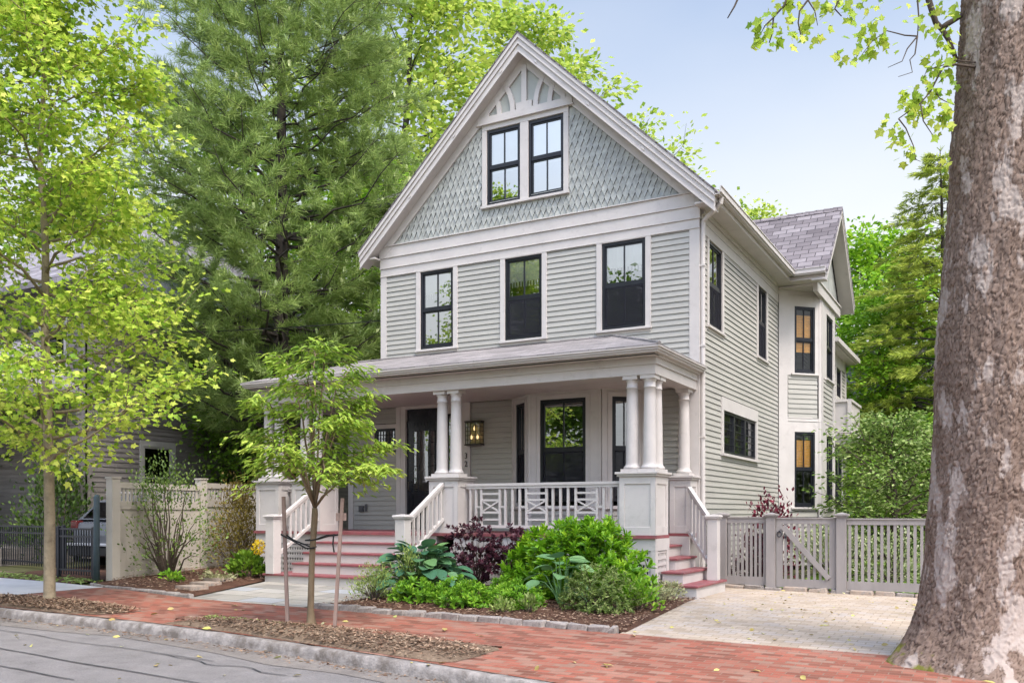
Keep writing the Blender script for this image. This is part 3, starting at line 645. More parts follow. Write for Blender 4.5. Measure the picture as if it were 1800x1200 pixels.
mb = MB(SD); mb.box(a - .13, a, 0, .034, c - .01, d); mb.box(b, b + .13, 0, .034, c - .01, d); mb.box(a - .13, b + .13, 0, .036, d, d + .24); mb.build('casing', 'trim', w)
mb = MB(SD); mb.box(a - .15, b + .15, 0, .075, c - .06, c - .012); mb.box(a - .13, b + .13, 0, .02, c - .11, c - .061); mb.build('sill', 'trim', w)

# -- two-storey side bay with its own gable
BC = [(0, 6.27), (.82, 7.09), (.82, 9.0), (0, 9.82)]
bay = MB()
for (p, q), ln in (((BC[0], BC[1]), 1.16), ((BC[1], BC[2]), 1.91), ((BC[2], BC[3]), 1.16)): pass
def facet(p, q):
    u = Vector((q[0] - p[0], q[1] - p[1])); L = u.length; u.normalize(); w = (u[1], -u[0]); return basis(p, u, w), L
bayp = None; trims = []; panels = []
for i in range(3):
    T, L = facet(BC[i], BC[i + 1])
    wx0, wx1 = (.43, .99) if i != 1 else (.70, 1.62)
    if i == 2: wx0, wx1 = L - .99, L - .43
    hol = [(wx0, wx1, 4.62, 6.2), (wx0, wx1, 1.44, 3.22)]
    c = MB(T); clap(c, .26 if i != 1 else .3, L - .1 if i != 1 else L - .3, 3.55, 4.55, (), .115); c.build('bay_siding', ['siding', 'lap_shade'], house); c = MB(T); clap(c, .26 if i != 1 else .3, L - .1, .05, 1.32, (), .115)
    c.build('bay_siding', ['siding', 'lap_shade'], house)
    t = MB(T); ca = .10
    for z0, z1, zt0, zt1 in ((4.62, 6.2, 4.56, 6.64), (1.44, 3.22, 1.33, 3.54)):
        e0, e1 = (.24, L - .07) if i == 0 else ((.07, L - .24) if i == 2 else (.24, L - .24))
        t.box(e0, wx0, -.01, .02, zt0, zt1); t.box(wx1, e1, -.01, .02, zt0, zt1); t.box(wx0, wx1, -.01, .02, z1, zt1)
        t.box(wx0 - .17, wx1 + .17, .0205, .032, z1 + .25, z1 + .262)
        t.box(wx1 + .12, wx1 + .135, .0205, .03, z0, z1 + .25)
    t.box(.0, .24, -.01, .026, .05, 6.64) ; t.box(L - (.07 if i == 0 else .24), L, -.01, .026, .05, 6.64)
    t.box(.241, L - .241, -.008, .028, 3.541, 3.56)
    t.build('bay_trim', 'trim', house)
    for z0, z1, bl in ((4.62, 6.2, 1.01), (1.44, 3.22, 1.0)):
        window(T, wx0, wx1, z0, z1, casing=False, sill=True, cas=.08, screen=False, blind=bl if i == 0 else False, parent=house, glass='clearglass' if i == 0 else 'glass')
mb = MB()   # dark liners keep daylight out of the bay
mb.prism([(.0, 6.35), (.72, 7.1), (.72, 8.98), (0, 9.7)], 3.6, 3.63, 'z'); mb.prism([(.0, 6.35), (.72, 7.1), (.72, 8.98), (0, 9.7)], 6.3, 6.33, 'z'); mb.build('inner_floors_and_liners', 'dark_siding', house)
bz = zE; ap = bz + BH * .9605
def bslab(mb, s, x0, x1, t0, t1, h=BH, hi=0):
    a = (BY + s * hi, ap - hi * .9605); b = (BY + s * h, ap - h * .9605)
    mb.prism([(a[0], a[1] - t0), (b[0], b[1] - t0), (b[0], b[1] - t1), (a[0], a[1] - t1)], x0, x1, 'x')
mb = MB(); bslab(mb, -1, -2.2, BX + .02, 0, .035, BH + .03); bslab(mb, 1, -2.2, BX + .02, 0, .035, BH + .03); br = mb.build('bay_roof', 'roof', house)
mb = MB()
for k in range(16): x = BX - .2 - k * .22; mb.hexa([(x - .01, BY - .11, ap - .085), (x + .215, BY - .11, ap - .1), (x + .215, BY, ap + .012), (x - .01, BY, ap + .026), (x - .01, BY - .1, ap - .07), (x + .215, BY - .1, ap - .082), (x + .215, BY, ap + .024), (x - .01, BY, ap + .038)])
mb.build('ridge_cap', 'roof', br)
mb = MB()
for s in (1, -1): bslab(mb, s, BX - .05, BX + .012, .036, .12, BH + .01); bslab(mb, s, BX - .05, BX - .005, .1205, .25, BH)
mb.build('rake_board', 'trim', house)
mb = MB()
for s in (1, -1): bslab(mb, s, .84, BX - .051, .2, .235, BH)
mb.box(XE, BX - .06, BY - BH + .02, BY - BH + .05, bz - .16, bz - .04)
mb.build('rake_soffit', 'trim', house)
mb = MB(basis((.83, 0), (0, 1), (1, 0))); clap(mb, 6.3, 9.4, 6.75, 6.76)
mb.poly([(BY - 1.75, 0, 6.7), (BY + 1.75, 0, 6.7), (BY, 0, 8.35)]); mb.build('bay_gable', ['shingle', 'lap_shade'], house)
mb = MB(); mb.box(.80, .90, 6.22, 9.48, 6.42, 6.66); mb.box(.80, .93, 6.2, 9.5, 6.661, 6.70); mb.prism([(0, 6.2), (.8, 6.2), (.8, 9.5), (0, 9.5)], 6.56, 6.6, 'z'); mb.box(0, XE, BY - BH, 6.26, zE - .19, zE - .16); mb.box(XE, BX - .06, BY - BH + .01, 6.22, zE - .2, zE - .17); mb.build('bay_frieze', 'trim', house)
# -- rear wing with balcony
mb = MB(basis((.5, 0), (0, 1), (1, 0))); clap(mb, 9.5, 13.0, .05, 5.7, [(11.25, 12.1, 4.66, 5.40), (11.0, 12.3, 1.3, 3.0)]); mb.build('clapboard_wall', ['siding', 'lap_shade'], house)
mb = MB(); mb.box(-1, .5, 12.95, 13.02, 0, 5.7); mb.box(.4, .53, 12.86, 13.03, 0, 5.7); mb.box(.47, .53, 9.6, 13.03, 5.45, 5.8); mb.build('corner_board', 'trim', house)
mb = MB(); mb.hexa([(-1, 9.3, 6.02), (.78, 9.3, 5.78), (.78, 13.3, 5.78), (-1, 13.3, 6.02), (-1, 9.3, 6.12), (.78, 9.3, 5.9), (.78, 13.3, 5.9), (-1, 13.3, 6.12)]); mb.build('wing_roof', 'roof', house)
mb = MB(); mb.box(.781, .88, 9.3, 13.32, 5.78, 5.9); mb.box(.5, .78, 9.3, 13.3, 5.74, 5.775); mb.build('gutter', 'trim', house)
WG = basis((.5, 0), (0, 1), (1, 0)); window(WG, 11.25, 12.1, 4.5, 5.42, cas=.09); window(WG, 11.0, 12.3, 1.4, 3.1, cas=.09)
mb = MB(); mb.box(.55, 1.0, 10.7, 12.6, 3.45, 3.6); mb.hexa([(.55, 10.8, 3.2), (.8, 10.8, 3.2), (.8, 12.5, 3.2), (.55, 12.5, 3.2), (.55, 10.7, 3.449), (1.0, 10.7, 3.449), (1.0, 12.6, 3.449), (.55, 12.6, 3.449)])
mb.box(.93, .97, 10.75, 12.55, 3.601, 4.35); mb.box(.55, .929, 10.75, 10.79, 3.601, 4.35); mb.box(.55, 1.01, 10.7, 12.6, 4.351, 4.42); mb.box(.9, 1.0, 10.70, 10.749, 3.601, 4.35); mb.box(.971, .99, 10.95, 11.05, 3.7, 4.2)
mb.build('balcony', 'trim', house)
# -- projection with a hip roof on the left side
mb = MB(LS); clap(mb, 2.6, 5.4, 6.9, 9.0)
mb = MB(); mb.box(-8.9, -6.0, 3.2, 6.2, .5, 8.95); dm = mb.build('side_projection', 'siding', house)
mb = MB(); k = mb.pts([(-9.35, 2.75, 9.12), (-4.8, 2.75, 9.12), (-4.8, 6.6, 9.12), (-9.35, 6.6, 9.12), (-7.6, 4.7, 10.3), (-4.4, 4.7, 10.3)])
for q in ((0, 1, 5, 4), (1, 2, 5), (2, 3, 4, 5), (3, 0, 4)): mb.face([k + i for i in q])
mb.build('roof', 'nroof', dm); mb = MB(); mb.box(-9.3, -4.9, 2.8, 6.55, 8.96, 9.11); mb.build('soffit', 'galv', dm)

# ------------------------------------------------------------------ front porch
PY = -2.15; PX0, PX1 = -8.36, -.02
EV = .30
mb = MB(); mb.box(PX0, -.46, PY, -.0, FL - .05, FL); mb.box(-.46, PX1, PY, -1.50, FL - .05, FL); mb.box(-.46, PX1, -.40, -.0, FL - .05, FL)
mb.box(PX0 - .03, PX1 + .03, PY - .035, PY - .001, FL - .05, FL - .003); mb.build('porch_floor', 'red', house)
mb = MB(); mb.box(-3.70, PX1 + .0, PY + .0, PY + .03, FL - .24, FL - .051); mb.box(PX1 - .03, PX1, PY + .031, -1.5, FL - .24, FL - .051)
for x in (-3.72, -2.72, -1.72, -.72, -.05): mb.box(x - .05, x + .03, PY + .002, PY + .028, .0, FL - .241)
mb.box(-3.7, PX1, PY + .003, PY + .027, .0, .08)
mb.box(PX1 - .028, PX1 - .002, PY + .2, -1.5, 0, .06); mb.box(PX1 - .028, PX1 - .002, -1.62, -1.5, .061, FL - .241); mb.box(PX1 - .028, PX1 - .002, PY + .031, PY + .12, 0.061, FL - .241)
mb.build('skirt_trim', 'trim', house)
mb = MB(); mb.box(PX0, -6.6, PY, PY + .03, FL - .24, FL - .051); mb.build('skirt_trim', 'trim', house)
def lattice(x0, x1, z0, z1, T):
    mb = MB(T); x = x0
    while x < x1: mb.box(x, min(x1, x + .038), .004, .010, z0, z1); x += .062
    z = z0
    while z < z1: mb.box(x0, x1, .0101, .017, z, min(z1, z + .055)); z += .10
    return mb.build('lattice_skirt', 'trim', house)
lattice(-3.68, -.09, .08, FL - .25, basis((0, PY + .03), (1, 0), (0, -1)))
lattice(-8.33, -6.62, .03, FL - .25, basis((0, PY + .03), (1, 0), (0, -1)))
lattice(-2.0, -1.62, .06, FL - .25, basis((PX1 - .03, 0), (0, 1), (1, 0)))
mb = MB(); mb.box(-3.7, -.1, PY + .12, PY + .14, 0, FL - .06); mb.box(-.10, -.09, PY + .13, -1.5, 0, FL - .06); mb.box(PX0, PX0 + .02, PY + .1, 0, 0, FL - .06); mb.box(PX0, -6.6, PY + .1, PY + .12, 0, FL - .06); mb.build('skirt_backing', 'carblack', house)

def pier(x0, x1, y0, y1, z1=1.93, z0=FL, faces='fr'):
    mb = MB(); h = z1 - z0
    mb.box(x0 + .016, x1 - .016, y0 + .016, y1, z0, z1 - .07)
    def panel(T, L):
        s = .085
        for a, b, c, d in ((0, s, z0, z1 - .07), (L - s, L, z0, z1 - .07), (s, L - s, z1 - .07 - .12, z1 - .07), (s, L - s, z0, z0 + .13)): b_ = MB(T); mb_sub(mb, T, a, b, -.0165, 0, c, d)
    def mb_sub(m, T, a, b, d0, d1, c, d): o = m.T; m.T = T; m.box(a, b, d0, d1, c, d); m.T = o
    panel(basis((x0, y0), (1, 0), (0, -1)), x1 - x0)
    if 'r' in faces: panel(basis((x1, y0 + .0005), (0, 1), (1, 0)), y1 - y0)
    mb.box(x0 - .03, x1 + .03, y0 - .03, y1 + .02, z1 - .069, z1 - .035); mb.box(x0 - .055, x1 + .055, y0 - .055, y1 + .03, z1 - .0345, z1)
    return mb.build('pier', 'trim', house, bevel=.003)
def column(x, y, z0=1.93, z1=3.44, r=.105):
    mb = MB(); h = z1 - z0
    prof = [(r * 1.28, z0 + .05), (r * 1.34, z0 + .065), (r * 1.30, z0 + .085), (r * 1.12, z0 + .10), (r * 1.05, z0 + .115), (r, z0 + .15)]
    for t in np.linspace(.1, .86, 8): prof.append((r * (1 - .16 * t ** 1.6), z0 + .15 + (h - .34) * t))
    rt = r * .85
    prof += [(rt, z1 - .20), (rt * 1.10, z1 - .195), (rt * 1.10, z1 - .175), (rt, z1 - .17), (rt, z1 - .10), (rt * 1.12, z1 - .085), (rt * 1.28, z1 - .06)]
    mb.lathe(x, y, prof, 24); c = mb.build('column', 'trim', house, smooth=False)
    for p in c.data.polygons: p.use_smooth = abs(p.normal.z) < .8
    mb = MB(); mb.box(x - r * 1.36, x + r * 1.36, y - r * 1.36, y + r * 1.36, z0 + .001, z0 + .049); mb.build('base', 'trim', c); mb = MB(); mb.box(x - rt * 1.34, x + rt * 1.34, y - rt * 1.34, y + rt * 1.34, z1 - .0595, z1 - .001); mb.build('capital', 'trim', c)
    return c
piers = [(-.62, -.02, PY, -1.55, 'fr'), (-4.22, -3.62, PY, -1.6, 'fr'), (-7.42, -6.72, PY, -1.6, 'fr'), (-8.36, -7.76, PY, -1.6, 'fr'), (-.40, -.02, -.38, 0.0, 'fr')]
for p in piers: pier(*p[:4], faces=p[4])
for x, y in ((-.46, -1.99), (-.17, -1.99), (-.17, -1.70), (-4.06, -1.96), (-3.77, -1.96), (-7.24, -1.96), (-6.92, -1.96), (-8.2, -1.96), (-7.92, -1.96), (-.20, -.20)): column(x, y)
# beam, frieze, ceiling
mb = MB(); mb.box(PX0 + .03, PX1 - .01, PY + .03, PY + .32, 3.44, 3.60); mb.box(PX1 - .30, PX1 - .01, PY + .321, -.0, 3.44, 3.60); mb.box(PX0 + .03, PX0 + .32, PY + .321, 0, 3.44, 3.6)
mb.box(PX0 + .015, PX1 + .005, PY + .015, PY + .33, 3.6, 3.70); mb.box(PX1 - .31, PX1 + .005, PY + .331, -.0, 3.6, 3.70); mb.box(PX0 + .015, PX0 + .3, PY + .331, 0, 3.6, 3.7)
mb.box(PX0 + .008, PX1 + .014, PY + .006, PY + .014, 3.594, 3.612); mb.box(PX1 + .006, PX1 + .014, PY + .015, -.0, 3.594, 3.612)
mb.build('porch_beam', 'trim', house)
mb = MB(); mb.box(PX0 + .33, PX1 - .32, PY + .34, -.002, 3.50, 3.53); mb.build('porch_ceiling', 'trim', house)
# porch roof: hipped at the right end
x0, x1, y0 = PX0 - .12, PX1 + .17, PY - EV; ze, zr = 3.84, 4.53; hipx = -1.6
mb = MB(); k = mb.pts([(x0, y0, ze), (x1, y0, ze), (x1, 0, ze), (hipx, 0, zr), (x0 + 1.0, 0, zr), (x0, 0, ze), (x0, y0, ze - .02), (x1, y0, ze - .02), (x1, 0, ze - .02), (x0, 0, ze - .02)])
for q in ((0, 1, 3, 4), (1, 2, 3), (5, 0, 4), (6, 7, 1, 0), (7, 8, 2, 1), (9, 6, 0, 5)): mb.face([k + i for i in q])
pr = mb.build('porch_roof', 'porchroof', house)
mb = MB(); mb.tube([(x1, y0, ze + .005), (hipx, 0, zr + .008)], .03, 6); mb.tube([(x0 + .9, -.012, zr + .0), (hipx, -.012, zr + .0)], .025, 6); mb.build('roof_flashing', 'porchroof', pr)
mb = MB()
for o, za, zb in ((0, 3.80, 3.818), (-.025, 3.765, 3.799), (-.05, 3.735, 3.764), (-.12, 3.701, 3.734)):
    mb.box(x0 - o, x1 + o, y0 - o, y0 - o + .12, za, zb); mb.box(x1 + o - .12, x1 + o, y0 - o + .1205, 0.015, za, zb); mb.box(x0 - o, x0 - o + .12, y0 - o + .1205, 0, za, zb)
mb.box(x0 + .12, x1 - .12, y0 + .12, PY + .014, 3.702, 3.72); mb.box(PX1 + .006, x1 - .121, PY + .015, -.02, 3.702, 3.72)
mb.build('cornice', 'trim', house)
# porch railing with crossed panels
def rail(x0, x1, y, items):
    mb = MB(); mb.box(x0, x1, y - .045, y + .045, 1.755, 1.80); mb.box(x0, x1, y - .03, y + .03, 1.71, 1.754); mb.box(x0, x1, y - .035, y + .035, 1.03, 1.08)
    d = .017; zb, zt_ = 1.081, 1.709; zm = (zb + zt_) / 2
    for it in items:
        if len(it) == 1: mb.box(it[0] - .02, it[0] + .02, y - d, y + d, zb, zt_)
        else:
            a, b = it; mb.box(a - .02, a + .02, y - d, y + d, zb, zt_); mb.box(b - .02, b + .02, y - d, y + d, zb, zt_)
            H = zt_ - zb
            for f in (.15, .345, .685, .86): mb.box(a + .02, b - .02, y - d + .002, y + d - .002, zb + H * f - .017, zb + H * f + .017)
            za, zc = zb + H * .345 + .017, zb + H * .685 - .017
            mb.bar((a + .02, y - .003, za), (b - .02, y - .003, zc), .028, .026, (0, 0, 1)); mb.bar((a + .02, y + .003, zc), (b - .02, y + .003, za), .026, .026, (0, 0, 1))
            mb.box(a - .10, a - .02, y - .012, y + .012, zm - .017, zm + .017); mb.box(b + .02, b + .10, y - .012, y + .012, zm - .017, zm + .017)
    return mb.build('porch_railing', 'trim', house)
IT = [(-3.53,), (-3.43,), (-3.30, -2.95), (-2.83,), (-2.73,), (-2.62,), (-2.50, -2.07), (-1.95,), (-1.81,), (-1.68,), (-1.55, -1.12), (-1.0,), (-.88,), (-.76,)]
IT = [(-3.53,), (-3.42,), (-3.31, -2.94), (-2.83,), (-2.69,), (-2.55,), (-2.42, -2.04), (-1.92,), (-1.78,), (-1.64,), (-1.50, -1.12), (-1.0,), (-.87,), (-.74,)]
rail(-3.62, -.62, -1.86, IT)
rail(-7.76, -7.42, -1.86, [(-7.68,), (-7.59,), (-7.50,)])
# -- front wall under the porch: door, sidelight, numerals, lantern, small leaded window
D0, D1 = -6.235, -5.36
mb = MB(FR); mb.box(D0, D1, -.06, -.01, FL + .01, 3.06)
for px0, px1, pz0, pz1 in ((D0 + .12, D0 + .40, 1.08, 1.32), (D1 - .40, D1 - .12, 1.08, 1.32), (D0 + .12, D1 - .12, 1.40, 1.68)):
    mb.box(px0, px1, -.0095, .004, pz0, pz0 + .035); mb.box(px0, px1, -.0095, .004, pz1 - .035, pz1); mb.box(px0, px0 + .035, -.0095, .004, pz0 + .0355, pz1 - .0355); mb.box(px1 - .035, px1, -.0095, .004, pz0 + .0355, pz1 - .0355)
mb.box(D0 + .0, D1, -.05, .0, 3.061, 3.20); mb.box(D0, D1, -.06, -.02, 3.2, 3.44)
for i in range(7): x = D0 + .19 + i * .08; mb.box(x - .015, x + .015, .0005, .01, 3.085, 3.17)
door = mb.build('door', 'blackdoor', house)
mb = MB(FR); mb.poly([(D0 + .17, -.008, 1.76), (D1 - .17, -.008, 1.76), (D1 - .17, -.008, 2.98), (D0 + .17, -.008, 2.98)]); mb.build('pane', 'glass', door)
mb = MB(FR)
for x in (D0 + .17, D0 + .30, D1 - .30, D1 - .17): mb.box(x - .012, x + .012, -.0065, .004, 1.76, 2.98)
for k in range(6): z = 1.78 + k * .24; mb.box(D0 + .17, D0 + .30, -.006, .0035, z - .008, z + .008); mb.box(D1 - .30, D1 - .17, -.006, .0035, z - .008, z + .008)
mb.build('leading', 'blackdoor', door)
mb = MB(FR); mb.tube([(D0 + .09, .0, 1.95), (D0 + .09, .06, 1.93), (D0 + .09, .06, 1.78), (D0 + .09, .0, 1.75)], .012, 8); mb.build('handle', 'lantern', door)
mb = MB(FR); mb.box(-5.22, -4.92, -.03, -.0, FL + .35, 3.30); sl = mb.build('sidelight', 'blackframe', house)
mb = MB(FR); mb.poly([(-5.18, .003, FL + .45), (-4.96, .003, FL + .45), (-4.96, .003, 3.26), (-5.18, .003, 3.26)]); mb.build('pane', 'glass', sl)
mb = MB(FR); mb.box(-6.47, D0, -.07, .05, FL, 3.5); mb.box(D1, -5.22, -.07, .05, FL, 3.44); mb.box(-4.92, -4.655, -.03, .06, FL, 3.5); mb.box(D0, -4.92, -.07, .048, 3.441, 3.5); mb.box(-5.22, -4.92, -.03, .045, 3.301, 3.44); mb.box(-5.22, -4.92, -.03, .02, FL, FL + .349); mb.box(-6.40, -6.36, .0505, .062, FL, 3.5); mb.box(-4.9, -4.87, .0605, .07, FL + .1, 3.4)
mb.build('door_surround', 'trim', house)
def text(s, x, z, size, d):
    cu = bpy.data.curves.new('numeral_curve', 'FONT'); cu.body = s; cu.size = size; cu.extrude = .006; cu.align_x = 'CENTER'
    o = bpy.data.objects.new('tmp', cu); COL.objects.link(o); bpy.context.view_layer.update()
    me = bpy.data.meshes.new_from_object(o.evaluated_get(bpy.context.evaluated_depsgraph_get())); bpy.data.objects.remove(o)
    V = np.array([(v.co.x * .82, v.co.y, v.co.z) for v in me.vertices]); F = [tuple(p.vertices) for p in me.polygons]; bpy.data.meshes.remove(me)
    W = np.stack([x + V[:, 0], -d - V[:, 2] - .006, z + V[:, 1]], 1)
    return mesh_obj('house_number', W, F, 'number', house)
text('3', -4.735, 2.375, .165, .072); text('2', -4.735, 2.215, .165, .072)
mb = MB(FR); x, z0, z1, w_, dd = -4.53, 2.66, 3.08, .34, .16
for a in (x - w_ / 2, x - w_ / 6, x + w_ / 6, x + w_ / 2):
    mb.box(a - .006, a + .006, dd - .012, dd, z0, z1)
for k in range(6): z = z0 + (z1 - z0) * k / 5; mb.box(x - w_ / 2, x + w_ / 2, dd - .0115, dd - .0005, z - .005, z + .005)
for a in (x - w_ / 2, x + w_ / 2):
    for k in range(6): z = z0 + (z1 - z0) * k / 5; mb.box(a - .005, a + .005, .02, dd - .012, z - .005, z + .005)
    mb.box(a - .005, a + .005, .075, .087, z0, z1)
mb.box(x - w_ / 2, x + w_ / 2, 0.015, .02, z0, z1); mb.box(x - w_ / 2 - .015, x + w_ / 2 + .015, .02, dd + .01, z1 + .006, z1 + .035); mb.box(x - w_ / 2 - .015, x + w_ / 2 + .015, .02, dd + .01, z0 - .03, z0 - .006)
lan = mb.build('wall_lantern', 'lantern', house)
m, nt, out = nmat('warm_lamp_bulb'); em = N(nt, 'ShaderNodeEmission', Strength=.9); em.inputs[0].default_value = (1, .70, .33, 1); nt.links.new(em.outputs[0], out.inputs[0]); M['bulb'] = m
for bx, bz_ in ((x, z1 - .11), (x - .07, z0 + .14), (x + .07, z0 + .14)):
    mb = MB(); mb.lathe(bx, -.085, [(.008, bz_ - .05), (.018, bz_ - .03), (.022, bz_), (.013, bz_ + .03), (.004, bz_ + .05)], 10); mb.build('bulb', 'bulb', lan, smooth=True)
m = glassmat('seeded_lantern_glass', .06, clear=.80); M['lampglass'] = m
mb = MB(FR); mb.poly([(x - w_ / 2, dd - .006, z0), (x + w_ / 2, dd - .006, z0), (x + w_ / 2, dd - .006, z1), (x - w_ / 2, dd - .006, z1)]); mb.build('pane', 'lampglass', lan)
M['lanback'] = paint('brass_reflector', (.42, .34, .2), .4, .1)
mb = MB(FR); mb.box(x - w_ / 2 + .01, x + w_ / 2 - .01, .0205, .024, z0 + .01, z1 - .01); mb.build('backplate', 'lanback', lan)
a, b, c, d = -7.06, -6.50, 2.66, 3.07; fr = MB(FR)
fr.box(a, a + .05, -.05, .006, c, d); fr.box(b - .05, b, -.05, .006, c, d); fr.box(a + .05, b - .05, -.05, .006, d - .05, d); fr.box(a + .05, b - .05, -.05, .006, c, c + .05)
for k in range(1, 6): x = a + .05 + (b - a - .1) * k / 6; fr.box(x - .007, x + .007, -.03, -.02, c + .05, d - .05)
for k in range(1, 4): z = c + .05 + (d - c - .1) * k / 4; fr.box(a + .05, b - .05, -.0295, -.0205, z - .007, z + .007)
w = fr.build('window', 'blackframe', house); gm = MB(FR); gm.poly([(a + .05, -.035, c + .05), (b - .05, -.035, c + .05), (b - .05, -.035, d - .05), (a + .05, -.035, d - .05)]); gm.build('pane', 'glass', w)
mb = MB(FR); mb.box(a - .08, a, 0, .03, c - .01, d); mb.box(b, b + .03, 0, .03, c - .01, d); mb.box(a - .08, b + .03, 0, .032, d, d + .09); mb.box(a - .09, b + .03, 0, .05, c - .05, c - .011); mb.build('casing', 'trim', w)
mb = MB(FR); mb.box(-7.46, -7.34, .012, .05, 1.32, 1.44); mb.box(-7.44, -7.36, .0505, .06, 1.34, 1.40); mb.box(-7.30, -7.25, .012, .04, 1.33, 1.48); mb.build('outlet_cover', 'galv', house)
# -- three-sided bay under the porch
QC = [(-3.70, 0), (-3.06, -.55), (-1.60, -.55), (-.95, 0)]
for i in range(3):
    p, q = QC[i], QC[i + 1]; u = Vector((q[0] - p[0], q[1] - p[1])); L = u.length; u.normalize(); T = basis(p, u, (u[1], -u[0]))
    if i == 1: w0, w1 = .235, 1.155
    else: w0, w1 = .19, L - .19
    c0, c1 = 1.50, 3.37
    t = MB(T); t.box(0, w0, -.03, .02, 1.42, 3.5); t.box(w1, L, -.03, .02, 1.42, 3.5); t.box(w0, w1, -.03, .02, c1, 3.5)
    t.box(w0 - .09, w0 - .075, .0205, .035, c0, c1 + .07); t.box(w1 + .075, w1 + .09, .0205, .035, c0, c1 + .07); t.box(w0 - .09, w1 + .09, .0205, .035, c1 + .0705, c1 + .085); t.box(.0, .05, .0205, .03, 1.42, 3.5); t.box(L - .05, L, .0205, .03, 1.42, 3.5)
    t.box(-.01, L + .01, -.03, .05, 1.36, 1.419); t.box(-.005, .06, -.03, .022, FL, 1.359); t.box(L - .06, L + .005, -.03, .022, FL, 1.359)
    t.build('bay_trim', 'trim', house)
    c = MB(T); clap(c, .06, L - .06, FL, 1.36); c.build('bay_siding', ['siding', 'lap_shade'], house)
    window(T, w0, w1, c0, c1, casing=False, sill=False, screen=True)
# -- front steps
SX0, SX1 = -6.60, -4.06
ris = (FL - .03) / 5
steps = MB(); 
for k in range(5):
    z1 = FL - .035 - ris * k if k else FL - .051; y = PY - .29 * k
    zb = FL - ris * (k + 1) if k < 4 else -.02
    xa, xb = (SX0, SX1) if k < 4 else (-6.93, -3.70)
    steps.box(xa, xb, y - .0 if k < 4 else y - .06, y + .28, zb, (FL - ris * k) - .036)
st = steps.build('front_steps', 'trim', house)
for k in range(1, 5):
    t = MB(); z = FL - ris * k; y = PY - .29 * k
    if k < 4: t.box(SX0, SX1, y - .03, y + .289, z - .035, z)
    else: t.box(-6.96, -3.67, y - .10, y + .289, z - .035, z); t.box(-6.96, SX0 - .001, y + .29, PY - .04, z - .035, z); t.box(SX1 + .001, -3.67, y + .29, PY - .04, z - .035, z)
    t.build('tread', 'red', st, bevel=.006)
mb = MB(); mb.box(-6.93, SX0 - .01, -3.25, PY - .04, -.02, .175); mb.box(SX1 + .01, -3.70, -3.25, PY - .04, -.02, .175); mb.build('step_base', 'trim', st)
def newel(x, y, z0, z1, w=.19):
    mb = MB(); h = w / 2; mb.box(x - h, x + h, y - h, y + h, z0, z1 - .08); mb.box(x - h - .02, x + h + .02, y - h - .02, y + h + .02, z1 - .0795, z1 - .045); k = mb.pts([(x - h - .035, y - h - .035, z1 - .0445), (x + h + .035, y - h - .035, z1 - .0445), (x + h + .035, y + h + .035, z1 - .0445), (x - h - .035, y + h + .035, z1 - .0445), (x - h - .03, y - h - .03, z1 - .015), (x + h + .03, y - h - .03, z1 - .015), (x + h + .03, y + h + .03, z1 - .015), (x - h - .03, y + h + .03, z1 - .015), (x, y, z1)])
    for q in ((0, 1, 2, 3), (0, 1, 5, 4), (1, 2, 6, 5), (2, 3, 7, 6), (3, 0, 4, 7), (4, 5, 8), (5, 6, 8), (6, 7, 8), (7, 4, 8)): mb.face([k + i for i in q])
    return mb.build('newel_post', 'trim', house, bevel=.004)
def stair_rail(a, b, n, drop=.62):   # a lower, b upper: centre points of the hand rail
    mb = MB(); a = Vector(a); b = Vector(b); mb.bar(a, b, .075, .05); mb.bar(a - Vector((0, 0, .055)), b - Vector((0, 0, .055)), .045, .04)
    mb.bar(a - Vector((0, 0, drop)), b - Vector((0, 0, drop)), .06, .05)
    for i in range(n):
        p = a.lerp(b, (i + .5) / n); mb.box(p.x - .02, p.x + .02, p.y - .02, p.y + .02, p.z - drop, p.z - .05)
    return mb.build('stair_rail', 'trim', house)
for x in (-6.77, -3.93):
    newel(x, -3.33, .21, 1.27); stair_rail((x, -3.235, 1.15), (x, PY - .0, 1.80), 8)
# -- side steps down to the drive
so = MB(); sr = (FL - gz(.3, -1.5) - 0) / 5
lev = [FL - sr * k for k in range(1, 5)]
geo = [(-.44, -.16, -1.49, -.41), (-.16, .10, -1.49, -.41), (.10, .36, -1.92, -.42), (.36, .64, -2.12, -.5)]
for k, (xa, xb, ya, yb) in enumerate(geo):
    x_in = -.46 if k < 2 else .0
    so.box(x_in, xb - .03, ya + .03, yb - .01, -.10, lev[k] - .036)
so.box(-.475, -.461, -1.5, -.4, 0, FL - .051); so.box(-.46, -.03, -.41, -.385, 0, FL - .052)
ss = so.build('side_steps', 'trim', house)
for k, (xa, xb, ya, yb) in enumerate(geo):
    t = MB(); x_in = -.46 if k < 2 else -.015
    zt_ = lev[k]; t.box(x_in, xb, ya, yb, zt_ - .035 - k * .0005, zt_); t.build('tread', 'red', ss, bevel=.006)
newel(.50, -.80, lev[3], 1.27, .17); stair_rail((.44, -.78, 1.17), (-.03, -.45, 1.72), 6, .74)
